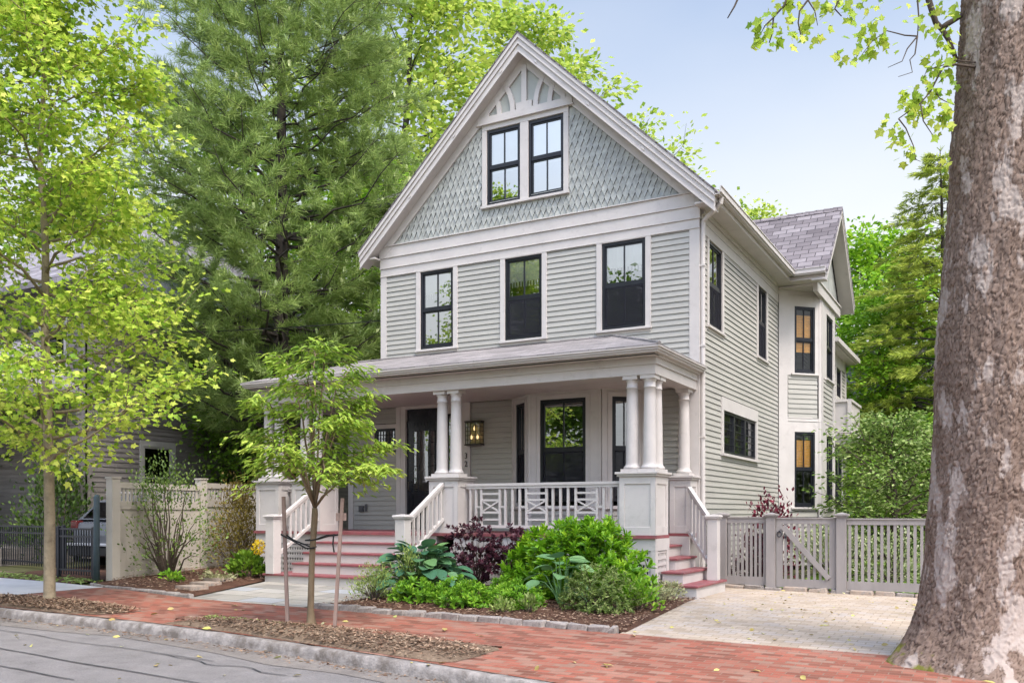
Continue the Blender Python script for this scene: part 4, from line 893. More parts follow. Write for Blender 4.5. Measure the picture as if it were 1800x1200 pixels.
# ------------------------------------------------------------------ ground, road, kerb, paving
KP = [(-90, -7.6), (-12, -7.6), (-8, -7.6), (-5.2, -7.58), (-3.9, -7.67), (-2.75, -7.80), (-1.57, -7.96), (-.53, -8.13), (.87, -8.35), (2.5, -8.62), (5, -9.05), (9, -9.75), (90, -24)]
def yk(x): return float(np.interp(x, [p[0] for p in KP], [p[1] for p in KP]))
def cx_(x): return -.012 * min(max(x, -14), 6)
def zs(x, y):   # pavement side
    if y > -5.6: return gz(x, y)
    t = min(1, (y + 5.6) / (yk(x) + 5.6)); return -.09 - .10 * t + cx_(x)
def zr(x, y): return -.305 + cx_(x) - .012 * max(0, yk(x) - y)
def zg(x, y): return zs(x, y) if y > yk(x) else zr(x, y)
def sheet(name, A, B, nu, nv, off, mat, fz=zs, bump=0, mound=0, k='structure'):
    """sheet between polylines A and B (plan points), laid on the ground profile"""
    A = np.array(A, float); B = np.array(B, float)
    def samp(P, t):
        d = np.r_[0, np.cumsum(np.linalg.norm(np.diff(P, axis=0), axis=1))]; d /= d[-1]
        return np.stack([np.interp(t, d, P[:, 0]), np.interp(t, d, P[:, 1])], 1)
    tu = np.linspace(0, 1, nu); a = samp(A, tu); b = samp(B, tu); mb = MB()
    def P(i, j):
        t = j / (nv - 1); x, y = a[i] * (1 - t) + b[i] * t; e = min(i, nu - 1 - i, j, nv - 1 - j)
        z = fz(x, y) + off + (bump * noise.noise((x * 2.1, y * 2.1, 3)) * min(1, e / 2) if bump else 0) + (mound * math.sin(math.pi * t) ** .5 * math.sin(math.pi * i / (nu - 1)) ** .5 if mound else 0)
        return (x, y, z)
    mb.grid(P, nu, nv); o = mb.build(name, mat, None, (0, 0, 0), smooth=True); return kind(o, k)
gx = [-150, -100, -60, -40] + list(np.linspace(-30, 14, 45)) + [20, 30, 45, 70, 110, 150]; gy = [-150, -90, -60, -40, -25, -18] + list(np.linspace(-12, 10, 45)) + [14, 20, 30, 45, 70, 110, 200]
mb = MB(); mb.grid(lambda i, j: (gx[i], gy[j], (gz(gx[i], gy[j]) if gy[j] > -5.6 else min(zs(gx[i], gy[j]), -.5 if gy[j] < -7 else 9)) - .055), len(gx), len(gy)); kind(mb.build('ground', 'earth', smooth=True), 'structure')
kx = np.linspace(-60, 30, 91); kl = [(x, yk(x)) for x in kx]
sheet('road', [(x, y - .0) for x, y in kl], [(-60, -30), (30, -30)], 120, 30, 0, 'asphalt', zr)
sheet('road_edge', [(x, y - .01) for x, y in kl if -14 < x < 6], [(x, y - .42 - .16 * noise.noise((x * 1.3, 0, 5)) - .2 * noise.noise((x * .35, 2, 5))) for x, y in kl if -14 < x < 6], 60, 5, .005, 'gutterdirt', zr, .004)
def ribbon(name, pts, w, off, mat):
    mb = MB(); n = len(pts); L_ = []
    for i, (x, y) in enumerate(pts):
        dx = pts[min(i + 1, n - 1)][0] - pts[max(i - 1, 0)][0]; dy = pts[min(i + 1, n - 1)][1] - pts[max(i - 1, 0)][1]; l = math.hypot(dx, dy); ww = w * (.7 + .6 * abs(noise.noise((x * 2, y * 2, 1))))
        L_.append(((x - dy / l * ww, y + dx / l * ww), (x + dy / l * ww, y - dx / l * ww)))
    mb.grid(lambda i, j: (L_[i][j][0], L_[i][j][1], zr(*L_[i][j]) + off), n, 2); kind(mb.build(name, mat), 'structure')
def wig(a, b, n, s, seed): return [(a[0] + (b[0] - a[0]) * t + s * noise.noise((t * 5, seed, 0)), a[1] + (b[1] - a[1]) * t + s * noise.noise((t * 5, seed, 7))) for t in np.linspace(0, 1, n)]
ribbon('tar_seam', wig((-10.5, -8.15), (-2.6, -8.55), 40, .25, 1), .009, .010, 'tar')
ribbon('tar_seam', wig((-9.0, -8.95), (-1.5, -9.45), 30, .05, 2), .012, .010, 'tar')
ribbon('tar_seam', wig((-7.6, -9.6), (-3.0, -9.9), 30, .05, 3), .011, .010, 'tar')
ribbon('tar_seam', wig((-3.6, -8.55), (-1.4, -8.75), 16, .12, 4), .010, .0105, 'tar')
mb = MB(); r_ = np.random.default_rng(3)
xs_ = np.arange(-40, 14, .12)
prof = [(.14, -.03), (.135, .006), (.03, .010), (.004, -.01), (-.012, -.06), (-.022, -.13), (-.03, -.19)]
def kp(i, j):
    x = xs_[i]; o, h = prof[j]; y = yk(x); jo = .004 if int(x / 1.9) != int((x + .12) / 1.9) else 0
    nn = noise.noise((x * 5, h * 9, 2)) * .010 + noise.noise((x * 14, h * 20, 4)) * .006
    return (x, y + o - (nn if 1 < j else 0) + jo * 2, zs(x, y) + h + (nn * .5 if j in (1, 2, 3) else 0) - jo * 2)
mb.grid(kp, len(xs_), len(prof)); kind(mb.build('kerb', 'kerb', smooth=True), 'structure')
BE = -5.66
sheet('brick_sidewalk', [(-9.55, -7.43)] + [(x, y + .158) for x, y in kl if -9.3 < x < 14], [(-8.75, -5.3), (-8.0, -5.36), (-7.2, -5.5), (-6.3, BE), (14, BE)], 110, 14, .0, 'brick', zs, .006)
sheet('concrete_walk', [(x, y + .158) for x, y in kl if -40 < x < -9.2] + [(-9.57, -7.43)], [(-40, -5.0), (-10.4, -5.15), (-8.77, -5.29)], 40, 8, .001, 'concrete')
sheet('neighbour_driveway', [(-12.7, -5.12), (-9.85, -5.2)], [(-13.0, 8), (-10.9, 8)], 12, 30, -.008, 'mulch', zs, .01)
sheet('grass_verge', [(-40, -4.99), (-12.71, -5.11)], [(-40, -3.9), (-12.75, -4.3)], 30, 6, -.002, 'dirt', zs, .02)
sheet('paver_driveway', [(.80, BE), (.66, -3.5), (.60, -2.2), (.45, -.4), (.25, .42)], [(9, BE), (9, .42)], 30, 30, -.004, 'paver', zs, .006)
sheet('flagstone_path', [(-6.25, BE + .004), (-3.98, BE + .004)], [(-6.97, -3.2), (-3.62, -3.2)], 14, 14, .002, 'flag', zs, .003)
sheet('mulch_bed', [(-3.94, -5.55), (.84, -5.55)], [(-3.60, -2.1), (.60, -2.1)], 40, 30, .002, 'mulch', zs, .03, .06)
sheet('mulch_bed', [(-9.3, -5.22), (-8.4, -5.3), (-7.3, -5.44), (-6.35, -5.55), (-6.98, -3.5)], [(-9.75, -4.3), (-9.9, -2.2), (-10.4, 0), (-10.6, 1.2), (-7.2, .5)], 30, 24, .0, 'mulch', zs, .03, .05)
def pit(name, outline, mound):
    """tree pit: soil sheet with an uneven rim, heaped towards the middle"""
    n = len(outline); c = np.mean(outline, 0); mb = MB(); rings = 7; b0 = []
    for k in range(rings):
        f = 1 - k / rings; row = []
        for i in range(n):
            x, y = c + (np.array(outline[i]) - c) * f
            if k == 0: x += .04 * noise.noise((i * 1.7, 0, 3)); y += .04 * noise.noise((i * 1.7, 5, 3)); y = max(y, yk(x) + .155)
            row.append((x, y, zs(x, y) + .004 + mound * (1 - f ** 2) + (.018 * noise.noise((x * 5, y * 5, 1)) + .012 if k else 0)))
        b0.append(mb.pts(row))
    for a, b in zip(b0, b0[1:]):
        for i in range(n): j = (i + 1) % n; mb.face([a + i, a + j, b + j, b + i])
    mb.face([b0[-1] + i for i in range(n)]); kind(mb.build(name, 'dirt', smooth=True), 'structure')
def outl(P, n):
    P = np.array(P + [P[0]], float); d = np.r_[0, np.cumsum(np.linalg.norm(np.diff(P, axis=0), axis=1))]; t = np.linspace(0, d[-1], n, endpoint=False)
    return [(np.interp(a, d, P[:, 0]), np.interp(a, d, P[:, 1])) for a in t]
pit('tree_pit', outl([(-9.5, -7.40), (-9.3, -6.75), (-8.5, -6.66), (-7.6, -6.72), (-6.7, -6.72), (-5.95, -6.95), (-6.15, -7.32), (-6.6, -7.42)], 46), .05)
pit('tree_pit', outl([(-4.75, -7.40), (-4.55, -6.98), (-3.6, -6.86), (-2.2, -6.92), (-1.15, -7.08), (.05, -7.06), (.03, -7.6), (-.05, -7.97), (-1.5, -7.79), (-2.8, -7.62)], 60), .07)
0 and pit('tree_pit', outl([(3.62, -6.3), (3.5, -5.6), (3.7, -4.7), (5.6, -4.6), (5.9, -5.9), (5.2, -6.65), (4.3, -6.68)], 40), .03)
mb = MB(); mb.box(-2.0, .02, -7.048, -7.028, -.16, -.128); mb.T = None; kind(mb.build('brick_edge', 'mulch'), 'structure')
# loose matter on the ground
def scatter(name, n, spots, size, shape, mat, seed, lift=.006, tilt=.25):
    r = np.random.default_rng(seed); P = []
    while len(P) < n:
        f = spots(r)
        if f is None: continue
        x, y, dz = f; P.append((x, y, zg(x, y) + dz + lift))
    P = np.array(P); n = len(P); D = rdir(r, n); D[:, 2] *= .15; NR = np.tile([0, 0, 1.], (n, 1)) + r.normal(size=(n, 3)) * tilt
    o = leaves(name, mat, P, D, NR, size * (.5 + r.random(n)), shape, np.clip(r.beta(1.4, 1.8, n), 0, 1), None, (0, 0, 0)); return kind(o, 'stuff')
def bed_spot(r): x = r.uniform(-3.9, .78); y = r.uniform(-5.52, -2.2); return (x, y, .05 * math.sin(math.pi * (y + 5.55) / 3.45) ** .5 + .01)
def lbed_spot(r): y = r.uniform(-5.4, .5); x = r.uniform(-10.3, -6.5); return (x, y, .05) if (x > -9.5 - .25 * (y + 4.5)) and y > -5.2 - .1 * (x + 9) and not (x > -7 and y > -5) else None
def pit_spot(r):
    k = r.integers(2)
    if k: x = r.uniform(-4.7, .1); y = r.uniform(-8, -6.85); b_ = yk(x) + .17; c = (-2.3, (b_ - 6.93) / 2, 2.4, (-6.93 - b_) / 2 + .02)
    else: x = r.uniform(-9.5, -5.8); y = r.uniform(-7.45, -6.6); b_ = yk(x) + .17; c = (-7.7, (b_ - 6.7) / 2, 1.95, (-6.7 - b_) / 2 + .02)
    q = ((x - c[0]) / c[2]) ** 2 + ((y - c[1]) / c[3]) ** 2
    return (x, y, .065 * (1 - q * .8) + .028) if q < 1.0 + .2 * r.normal() and y > b_ else None
scatter('mulch_chips', 8000, bed_spot, .036, 'chip', 'chip', 5)
scatter('mulch_chips', 5000, lbed_spot, .036, 'chip', 'chip', 6)
scatter('wood_chips', 12000, pit_spot, .034, 'chip', 'chip', 7)
scatter('fallen_leaves', 55, lambda r: (r.uniform(-9, 5), r.uniform(-8.2, -5.7), .004), .085, 'oval', 'fallen', 8, .008, .4)
scatter('fallen_leaves', 38, lambda r: (r.uniform(-9, 1), r.uniform(-10.5, -7.9), .0), .07, 'oval', 'fallen', 9, .012, .4)
scatter('fallen_leaves', 160, lambda r: (r.uniform(.9, 4.5), r.uniform(-5.6, .3), .0), .05, 'oval', 'fallen', 10, .006, .4)
def gut_spot(r): x = r.uniform(-9, 1.5); return (x, yk(x) - abs(r.normal()) * .12 - .03, .004)
scatter('gutter_debris', 900, gut_spot, .035, 'chip', 'chip', 11, .004)
def moss_spot(r):
    x = r.uniform(-4.6, -2.2); return (x, -6.93 + r.normal() * .07 - .04 * (x + 3), .01)
scatter('moss_tufts', 900, moss_spot, .03, 'quad', 'wispy', 12, .01, .9)
def verge_spot(r): x = r.uniform(-18, -9.6); y = r.uniform(-5.1, -4.5); return (x, y, .0)
scatter('verge_grass', 1200, verge_spot, .07, 'lance', 'wispy', 13, .01, 1.2)
# edging stones
r_ = np.random.default_rng(12); x = -3.93; k = 0
def stone(name, x0, x1, y, w, h, mat, label, cat, group, z):
    mb = MB(); c = [(x0, y - w / 2), (x1, y - w / 2), (x1, y + w / 2), (x0, y + w / 2)]; j = lambda s: r_.normal() * s * 2.2
    mb.hexa([(a + j(.004), b + j(.004), z - .08) for a, b in c] + [(a * .94 + (x0 + x1) / 2 * .06 + j(.006), b * .9 + y * .1 + j(.006), z + h + j(.006)) for a, b in c])
    o = mb.build(name, mat, None, ((x0 + x1) / 2, y, z), bevel=.012); tag(o, label, cat, group); return o
while x < .72:
    l = r_.uniform(.22, .34); stone('edging_stone', x + .006, min(x + l, .76), -5.61 + r_.normal() * .008, .12, .065, 'cobble', 'rough grey granite cobble edging the mulch bed beside the brick pavement', 'edging stone', 'granite cobbles edging the front bed', zs(x, -5.6)); x += l
pts = [(-9.25, -5.28), (-8.4, -5.36), (-7.3, -5.5), (-6.4, -5.62)]
x = -9.2
while x < -6.5:
    l = r_.uniform(.3, .45); y = float(np.interp(x + l / 2, [p[0] for p in pts], [p[1] for p in pts])) + .08
    stone('edging_stone', x + .008, x + l, y, .08, .035, 'cobble', 'low mossy stone edging the bed in front of the beige fence', 'edging stone', 'low stones edging the left bed', zs(x, y)); x += l
x = .42
FY = .22
while x < 4.6:
    l = r_.uniform(.24, .42); mt = 'ledge' if r_.random() < .65 else 'cobble'
    stone('footing_stone', x + .006, x + l, FY - .02 + r_.normal() * .02, .2, .045 + .02 * r_.random(), mt, 'squared stone laid under the bottom rail of the grey picket fence', 'footing stone', 'stones under the picket fence', zs(x, FY)); x += l
for i, (x, y) in enumerate(((-7.02, -4.95), (-7.25, -4.45), (-7.55, -3.9))):
    mb = MB(); o = outl([(x - .22, y - .14), (x + .24, y - .17), (x + .26, y + .13), (x - .18, y + .17)], 12); mb.prism([(a, b) for a, b in o], zs(x, y) + .0, zs(x, y) + .085, 'z')
    tag(mb.build('stepping_stone', 'ledge', None, (x, y, zs(x, y))), 'flat tan stepping stone in the left mulch bed, ' + ('nearest to the pavement', 'middle of the three', 'farthest from the pavement')[i], 'stepping stone', 'stepping stones in the left bed')

# ------------------------------------------------------------------ grey picket fence and gate
def cap_post(mb, x, y, w, z0, z1):
    h = w / 2; mb.box(x - h, x + h, y - h, y + h, z0, z1 - .07); mb.box(x - h - .02, x + h + .02, y - h - .02, y + h + .02, z1 - .0695, z1 - .045); mb.box(x - h - .035, x + h + .035, y - h - .035, y + h + .035, z1 - .0445, z1 - .02)
    k = mb.pts([(x - h - .03, y - h - .03, z1 - .0195), (x + h + .03, y - h - .03, z1 - .0195), (x + h + .03, y + h + .03, z1 - .0195), (x - h - .03, y + h + .03, z1 - .0195), (x, y, z1 + .01)])
    for q in ((0, 1, 4), (1, 2, 4), (2, 3, 4), (3, 0, 4)): mb.face([k + i for i in q])
def picket_panel(mb, x0, x1, y, zb, zt_, n, diag=False, frame=0):
    hb, ht = .14, .085
    mb.box(x0, x1, y - .02, y + .02, zb, zb + hb); mb.box(x0, x1, y - .02, y + .02, zt_ - ht, zt_); mb.box(x0 - .0, x1 + .0, y - .035, y + .035, zt_ + .0005, zt_ + .022)
    if frame: mb.box(x0, x0 + frame, y - .0195, y + .0195, zb + hb, zt_ - ht); mb.box(x1 - frame, x1, y - .0195, y + .0195, zb + hb, zt_ - ht)
    a, b = x0 + frame, x1 - frame
    for i in range(n): x = a + (b - a) * (i + .5) / n; mb.box(x - .022, x + .022, y - .011, y + .011, zb + hb, zt_ - ht)
    if diag: mb.bar((a + .02, y - .032, zt_ - ht - .04), (b - .02, y - .032, zb + hb + .02), .022, .085, (0, 0, 1))
F1 = thing('picket_fence', (.84, FY, 0), 'short grey picket panel with two capped posts between the house corner and the gate', 'fence')
for x in (.37, 1.205): mb = MB(); cap_post(mb, x, FY, .15, -.03, 1.29); mb.build('post', 'fence', F1)
mb = MB(); picket_panel(mb, .447, 1.128, FY, .055, 1.20, 9); mb.build('pickets', 'fence', F1)
G1 = thing('garden_gate', (1.75, FY, 0), 'grey picket gate with a diagonal brace and a black ring latch', 'gate')
mb = MB(); picket_panel(mb, 1.29, 2.255, FY, .035, 1.19, 8, False, .105); mb.build('pickets', 'fence', G1)
mb = MB(); mb.bar((1.40, FY - .035, 1.06), (2.15, FY - .035, .20), .022, .085, (0, 0, 1)); mb.build('brace', 'fence', G1)
mb = MB(); cc = [(1.345 + .035 * math.cos(a), FY - .05, .93 + .045 * math.sin(a)) for a in np.linspace(0, 6.283, 17)]; mb.tube(cc, .008, 6); mb.box(1.335, 1.355, FY - .045, FY - .02, .96, .99); mb.box(1.43, 1.46, FY - .05, FY - .02, .86, .90); mb.build('latch', 'iron', G1)
F2 = thing('picket_fence', (3.5, FY, 0), 'long grey picket panel between the gate and the big tree trunk', 'fence')
mb = MB(); cap_post(mb, 2.345, FY, .15, -.04, 1.29); mb.build('post', 'fence', F2)
mb = MB(); cap_post(mb, 4.75, FY, .15, -.05, 1.29); mb.build('post', 'fence', F2)
mb = MB(); picket_panel(mb, 2.422, 4.672, FY, .03, 1.18, 23); mb.build('pickets', 'fence', F2)

# ------------------------------------------------------------------ beige privacy fence, iron gate, pole
VF = thing('privacy_fence', (-9.6, -4.3, .07), 'tall beige panel fence with an open slatted top and square posts', 'fence')
VP = [(-9.62, -4.45), (-9.95, -2.1), (-10.45, 0.4), (-10.9, 2.8)]
for (x, y) in VP[:3]:
    z = gz(x, y); mb = MB(); mb.box(x - .085, x + .085, y - .085, y + .085, z - .1, z + 1.86); mb.box(x - .10, x + .10, y - .10, y + .10, z + 1.8605, z + 1.89); mb.build('post', 'vinyl', VF)
for (x0, y0), (x1, y1) in zip(VP, VP[1:]):
    z = gz(x0, y0); mb = MB(basis((x0, y0), Vector((x1 - x0, y1 - y0)).normalized(), Vector((y1 - y0, x0 - x1)).normalized())); L_ = math.hypot(x1 - x0, y1 - y0)
    mb.box(.086, L_ - .086, -.012, .012, z + .14, z + 1.30); mb.box(.086, L_ - .086, -.03, .03, z + .02, z + .14); mb.box(.086, L_ - .086, -.03, .03, z + 1.3, z + 1.45); mb.box(.086, L_ - .086, -.03, .03, z + 1.69, z + 1.80)
    n = int(L_ / .105)
    for i in range(n): a = .1 + (L_ - .2) * (i + .5) / n; mb.box(a - .022, a + .022, -.015, .015, z + 1.4505, z + 1.69)
    k = .3
    while k < L_ - .2: mb.box(k - .004, k + .004, .0125, .015, z + .141, z + 1.299); k += .28
    mb.build('panel', 'vinyl', VF)
def iron_panel(name, a, b, z0, z1, n, label, cat):
    t = thing(name, (a[0], a[1], z0), label, cat); mb = MB(); A = Vector((*a, 0)); B = Vector((*b, 0))
    for z in (z0 + .12, z1 - .14, z1): mb.bar(A + Vector((0, 0, z)), B + Vector((0, 0, z)), .03, .035)
    for i in range(1, n): p = A.lerp(B, i / n); mb.box(p.x - .009, p.x + .009, p.y - .009, p.y + .009, z0 + .03, z1)
    mb.build('bars', 'iron', t)
    for p in (A, B): mb = MB(); mb.box(p.x - .03, p.x + .03, p.y - .03, p.y + .03, z0 - .1, z1 + .04); mb.build('post', 'iron', t)
    return t
iron_panel('iron_gate', (-11.15, -4.48), (-9.98, -4.58), .10, .99, 14, 'black iron bar gate in front of the parked car', 'gate')
iron_panel('iron_fence', (-16.0, -3.1), (-12.35, -3.55), .12, 1.0, 36, 'low black iron fence left of the slim plane tree trunk', 'fence')
mb = MB(); mb.tube([(-9.80, -4.66, 0), (-9.80, -4.66, 1.58), (-9.79, -4.66, 1.62)], [.055, .052, .03], 12); tag(mb.build('gate_pole', 'pole', None, (-9.8, -4.66, 0), smooth=True), 'slim dark teal pole at the end of the beige fence', 'pole')

# ------------------------------------------------------------------ parked car behind the gate
car = thing('parked_car', (-11.95, -.9, .1), 'dark car parked nose in behind the black iron gate', 'car')
def carmesh():
    # stations along y: rear to front; each ring is a half section mirrored about x
    st = [(-3.12, .62, .72, .70, .42), (-3.05, .80, .98, .80, .32), (-2.80, .87, 1.04, .84, .28), (-2.2, .89, 1.06, .86, .26), (-.9, .90, 1.05, .87, .25), (.3, .89, 1.0, .86, .26), (1.0, .86, .92, .80, .28), (1.35, .72, .80, .62, .36)]
    mb = MB()
    def ring(i, j):
        y, w, zt_, wt, zb = st[i]; pr_ = [(0, zb), (w * .92, zb), (w, zb + .18), (w, zt_ - .25), (wt, zt_ - .02), (wt * .9, zt_), (0, zt_)]
        pr_ = pr_ + [(-a, b) for a, b in pr_[-2:0:-1]]; a, b = pr_[j % len(pr_)]; return (-11.95 + a, y, .1 + b)
    mb.grid(ring, len(st), 13); b0 = [ring(0, j) for j in range(12)]; mb.poly(b0); mb.poly([ring(7, j) for j in range(12)][::-1])
    body = mb.build('body', 'car', car, smooth=False, bevel=.02)
    mb = MB(); sec = [(-2.95, .80, 1.05, .1), (-2.55, .74, 1.45, .0), (-2.1, .70, 1.58, 0), (-1.0, .70, 1.60, 0), (-.3, .72, 1.48, 0), (.45, .80, 1.02, .1)]
    def rr(i, j):
        y, w, zt_, q = sec[i]; P_ = [(.84, 1.02), (w * 1.0 + .02, max(1.03, zt_ - .07)), (w * .86, zt_), (-w * .86, zt_), (-w - .02, max(1.03, zt_ - .07)), (-.84, 1.02)]; a, b = P_[j]; return (-11.95 + a, y, .1 + b)
    mb.grid(rr, len(sec), 6); mb.build('cabin', 'car', car, bevel=.015)
    mb = MB(); mb.poly([(-12.62, -2.9 + .0, 1.19), (-11.28, -2.9, 1.19), (-11.36, -2.57, 1.53), (-12.54, -2.57, 1.53)]); k = [(-12.60, -2.925, 1.18), (-11.30, -2.925, 1.18), (-11.38, -2.60, 1.525), (-12.52, -2.60, 1.525)]; mb.poly(k); g = mb.build('rear_window', 'carglass', car)
    for s in (-1, 1):
        mb = MB(); mb.poly([(-11.95 + s * .855, -2.5, 1.18), (-11.95 + s * .855, -.1, 1.18), (-11.95 + s * .765, -.5, 1.55), (-11.95 + s * .755, -2.3, 1.58)]); mb.build('side_window', 'carglass', car)
        mb = MB(); mb.box(-11.95 + s * .72 - .1, -11.95 + s * .72 + .1, -3.11, -2.92, .93, 1.13); mb.build('tail_light', 'taillight', car, bevel=.02)
        for y in (-2.2, .45):
            mb = MB(); x = -11.95 + s * .80; mb.tube([(x - .1, y, .42), (x + .1, y, .42)], .33, 20); w = mb.build('wheel', 'tyre', car, bevel=.02)
            mb = MB(); mb.tube([(x + s * .09, y, .42), (x + s * .107, y, .42)], .21, 16); mb.build('rim', 'rim', w)
    mb = MB(); mb.box(-12.72, -11.18, -3.20, -3.0, .38, .60); mb.build('bumper', 'carblack', car, bevel=.03)
    mb = MB(); mb.box(-12.74, -11.16, -3.215, -3.12, .601, .66); mb.build('bumper_trim', 'rim', car, bevel=.01)
    for s in (-1, 1): mb = MB(); mb.tube([(-11.95 + s * .6, -2.4, 1.70), (-11.95 + s * .6, -2.2, 1.74), (-11.95 + s * .6, -.9, 1.74), (-11.95 + s * .6, -.7, 1.68)], .018, 8); mb.build('roof_rail', 'rim', car)
carmesh()

# ------------------------------------------------------------------ neighbouring houses
def simple_window(T, x0, x1, z0, z1, parent, trim='nwhite'):
    mb = MB(T); f = .05; mb.box(x0, x0 + f, -.03, .015, z0, z1); mb.box(x1 - f, x1, -.03, .015, z0, z1); mb.box(x0 + f, x1 - f, -.03, .015, z1 - f, z1); mb.box(x0 + f, x1 - f, -.03, .015, z0, z0 + f); zm = (z0 + z1) / 2; mb.box(x0 + f, x1 - f, -.03, .01, zm - .025, zm + .025)
    w = mb.build('window', trim, parent); mb = MB(T); c = .11; mb.box(x0 - c, x0, 0, .03, z0, z1); mb.box(x1, x1 + c, 0, .03, z0, z1); mb.box(x0 - c, x1 + c, 0, .032, z1, z1 + .14); mb.box(x0 - c - .03, x1 + c + .03, 0, .06, z0 - .07, z0); mb.build('casing', trim, w)
    mb = MB(T); mb.poly([(x0 + f, -.02, z0 + f), (x1 - f, -.02, z0 + f), (x1 - f, -.02, z1 - f), (x0 + f, -.02, z1 - f)]); mb.build('pane', 'dimglass', w); return w
NH = thing('clapboard_house', (-18, 4, 0), 'dark brown clapboard house with grey roofs behind the pine and the beige fence', 'house')
NX = -14.6
NT = basis((NX, 0), (0, 1), (1, 0)); NF = basis((0, -1.4), (1, 0), (0, -1))
ww = [(0.2, 1.1, 1.4, 3.0), (3.4, 4.3, 1.5, 3.1), (1.6, 2.5, 4.4, 5.9), (5.5, 6.4, 4.4, 5.9), (7.0, 8.0, 1.4, 3.2)]
mb = MB(NT); clap(mb, -1.35, 11.9, .3, 6.9, ww, .125, .018); mb.build('wall', ['dark_siding', 'dark_siding'], NH)
fw_ = [(-21.8, -20.8, 4.4, 5.9), (-18.6, -17.6, 4.4, 5.9), (-16.3, -15.4, 4.4, 5.9)]
mb = MB(NF); clap(mb, -24, NX - .05, .3, 6.9, fw_, .125, .018); mb.build('wall', ['dark_siding', 'dark_siding'], NH)
for q in ww: simple_window(NT, *q, NH)
for q in fw_: simple_window(NF, *q, NH)
mb = MB(); mb.box(NX - .0, NX + .03, -1.44, -1.26, .2, 6.9); mb.box(NX - .16, NX + .03, -1.44, -1.405, .2, 6.9); mb.box(NX, NX + .035, -1.25, 11.9, 3.5, 3.62); mb.build('corner_trim', 'dark_siding', NH)
mb = MB(); e = .5; x0, x1, y0, y1, z, zr_ = -24.5, NX + e, -1.4 - e, 12.4, 6.9, 10.4
k = mb.pts([(x0, y0, z), (x1, y0, z), (x1, y1, z), (x0, y1, z), (-19.5, 3.2, zr_), (-19.5, 7.7, zr_), (x0, y0, z - .15), (x1, y0, z - .15), (x1, y1, z - .15), (x0, y1, z - .15)])
for q in ((0, 1, 4), (1, 2, 5, 4), (2, 3, 5), (3, 0, 4, 5), (6, 7, 1, 0), (7, 8, 2, 1), (8, 9, 3, 2), (9, 6, 0, 3), (6, 9, 8, 7)): mb.face([k + i for i in q])
mb.build('roof', 'nroof', NH)
mb = MB(); x0, x1, y0, y1, z, zr_ = -24.5, -14.9, -4.1, -1.42, 4.3, 5.7
k = mb.pts([(x0, y0, z), (x1, y0, z), (x1, y1, z), (x1 - 1.6, y1, zr_), (x0, y1, zr_), (x0, y0, z - .3), (x1, y0, z - .3), (x1, y1, z - .3), (x0, y1, z - .3)])
for q in ((0, 1, 3, 4), (1, 2, 3), (5, 6, 1, 0), (6, 7, 2, 1), (5, 8, 7, 6)): mb.face([k + i for i in q])
mb.build('porch_roof', 'nroof', NH)
for x in (-23.6, -20.5, -17.8, -15.3): mb = MB(); mb.box(x - .09, x + .09, -3.95, -3.77, .4, 4.0); mb.build('porch_post', 'nwhite', NH)
mb = MB(); mb.box(-24.2, -15.0, -4.0, -1.45, .1, .5); mb.build('porch_floor', 'dark_siding', NH)
mb = MB(); mb.box(-24.3, NX - .35, -1.0, 12, .3, 6.8); mb.build('inner_floors_and_liners', 'carblack', NH)  # black box added inside so no sky shows through the panes
# bay of the neighbour near our porch
mb = MB(); mb.box(NX + .04, NX + 1.0, 4.6, 7.2, .3, 3.35); bb = mb.build('side_bay', 'dark_siding', NH)
T2 = basis((0, 4.6), (1, 0), (0, -1)); 
mb = MB(); mb.box(NX + .05, NX + .95, 4.56, 4.599, 1.3, 3.3); mb.box(NX + .04, NX + 1.1, 4.5, 7.3, 3.351, 3.5); mb.build('bay_trim', 'nwhite', bb)
mb = MB(); mb.box(NX + .22, NX + .78, 4.53, 4.558, 1.5, 3.1); mb.build('window', 'blackframe', bb)
mb = MB(); mb.tube([(NX + .1, 2.9, .2), (NX + .1, 2.9, 6.7)], .06, 8); mb.build('downspout', 'bark_dark', NH)
# house behind on the right
RH = thing('grey_house', (2.2, 21, 0), 'pale grey house with a dark porch half hidden by trees behind the picket fence', 'house')
RF = basis((0, 19.6), (1, 0), (0, -1)); q = (1.55, 2.15, 5.75, 6.75)
mb = MB(RF); clap(mb, -3.5, 7.5, 5.5, 7.1, [q], .13, .02); mb.build('wall', ['pale_siding', 'lap_shade'], RH)
mb = MB(RF); clap(mb, -3.5, 7.5, .0, 5.2, [(.6, 1.5, 1.5, 3.4), (3.1, 4.1, 1.5, 3.4)], .13, .02); mb.build('wall', ['dark_siding', 'dark_siding'], RH)
mb = MB(); mb.box(-3.4, 7.4, 19.95, 26, 0, 7.0); mb.build('inner_floors_and_liners', 'carblack', RH)  # added black filler behind the windows, keeps the panes dark
simple_window(RF, *q, RH); simple_window(RF, .6, 1.5, 1.5, 3.4, RH); simple_window(RF, 3.1, 4.1, 1.5, 3.4, RH)
mb = MB(); mb.box(-3.8, 7.8, 18.2, 19.58, 5.21, 5.32); mb.box(-3.8, 7.8, 18.2, 18.35, 4.95, 5.2); mb.build('porch_roof', 'galv', RH)
mb = MB(); 
for x in (-3.0, 0, 2.9, 6): mb.box(x - .08, x + .08, 18.3, 18.46, 0, 4.95)
mb.build('porch_post', 'galv', RH)
mb = MB(); k = mb.pts([(-3.9, 19.2, 7.1), (7.9, 19.2, 7.1), (7.9, 24, 8.2), (-3.9, 24, 8.2), (-3.9, 19.2, 6.95), (7.9, 19.2, 6.95), (7.9, 28, 7.1), (-3.9, 28, 7.1)])
for qq in ((0, 1, 2, 3), (4, 5, 1, 0), (3, 2, 6, 7)): mb.face([k + i for i in qq])
mb.build('roof', 'nroof', RH)
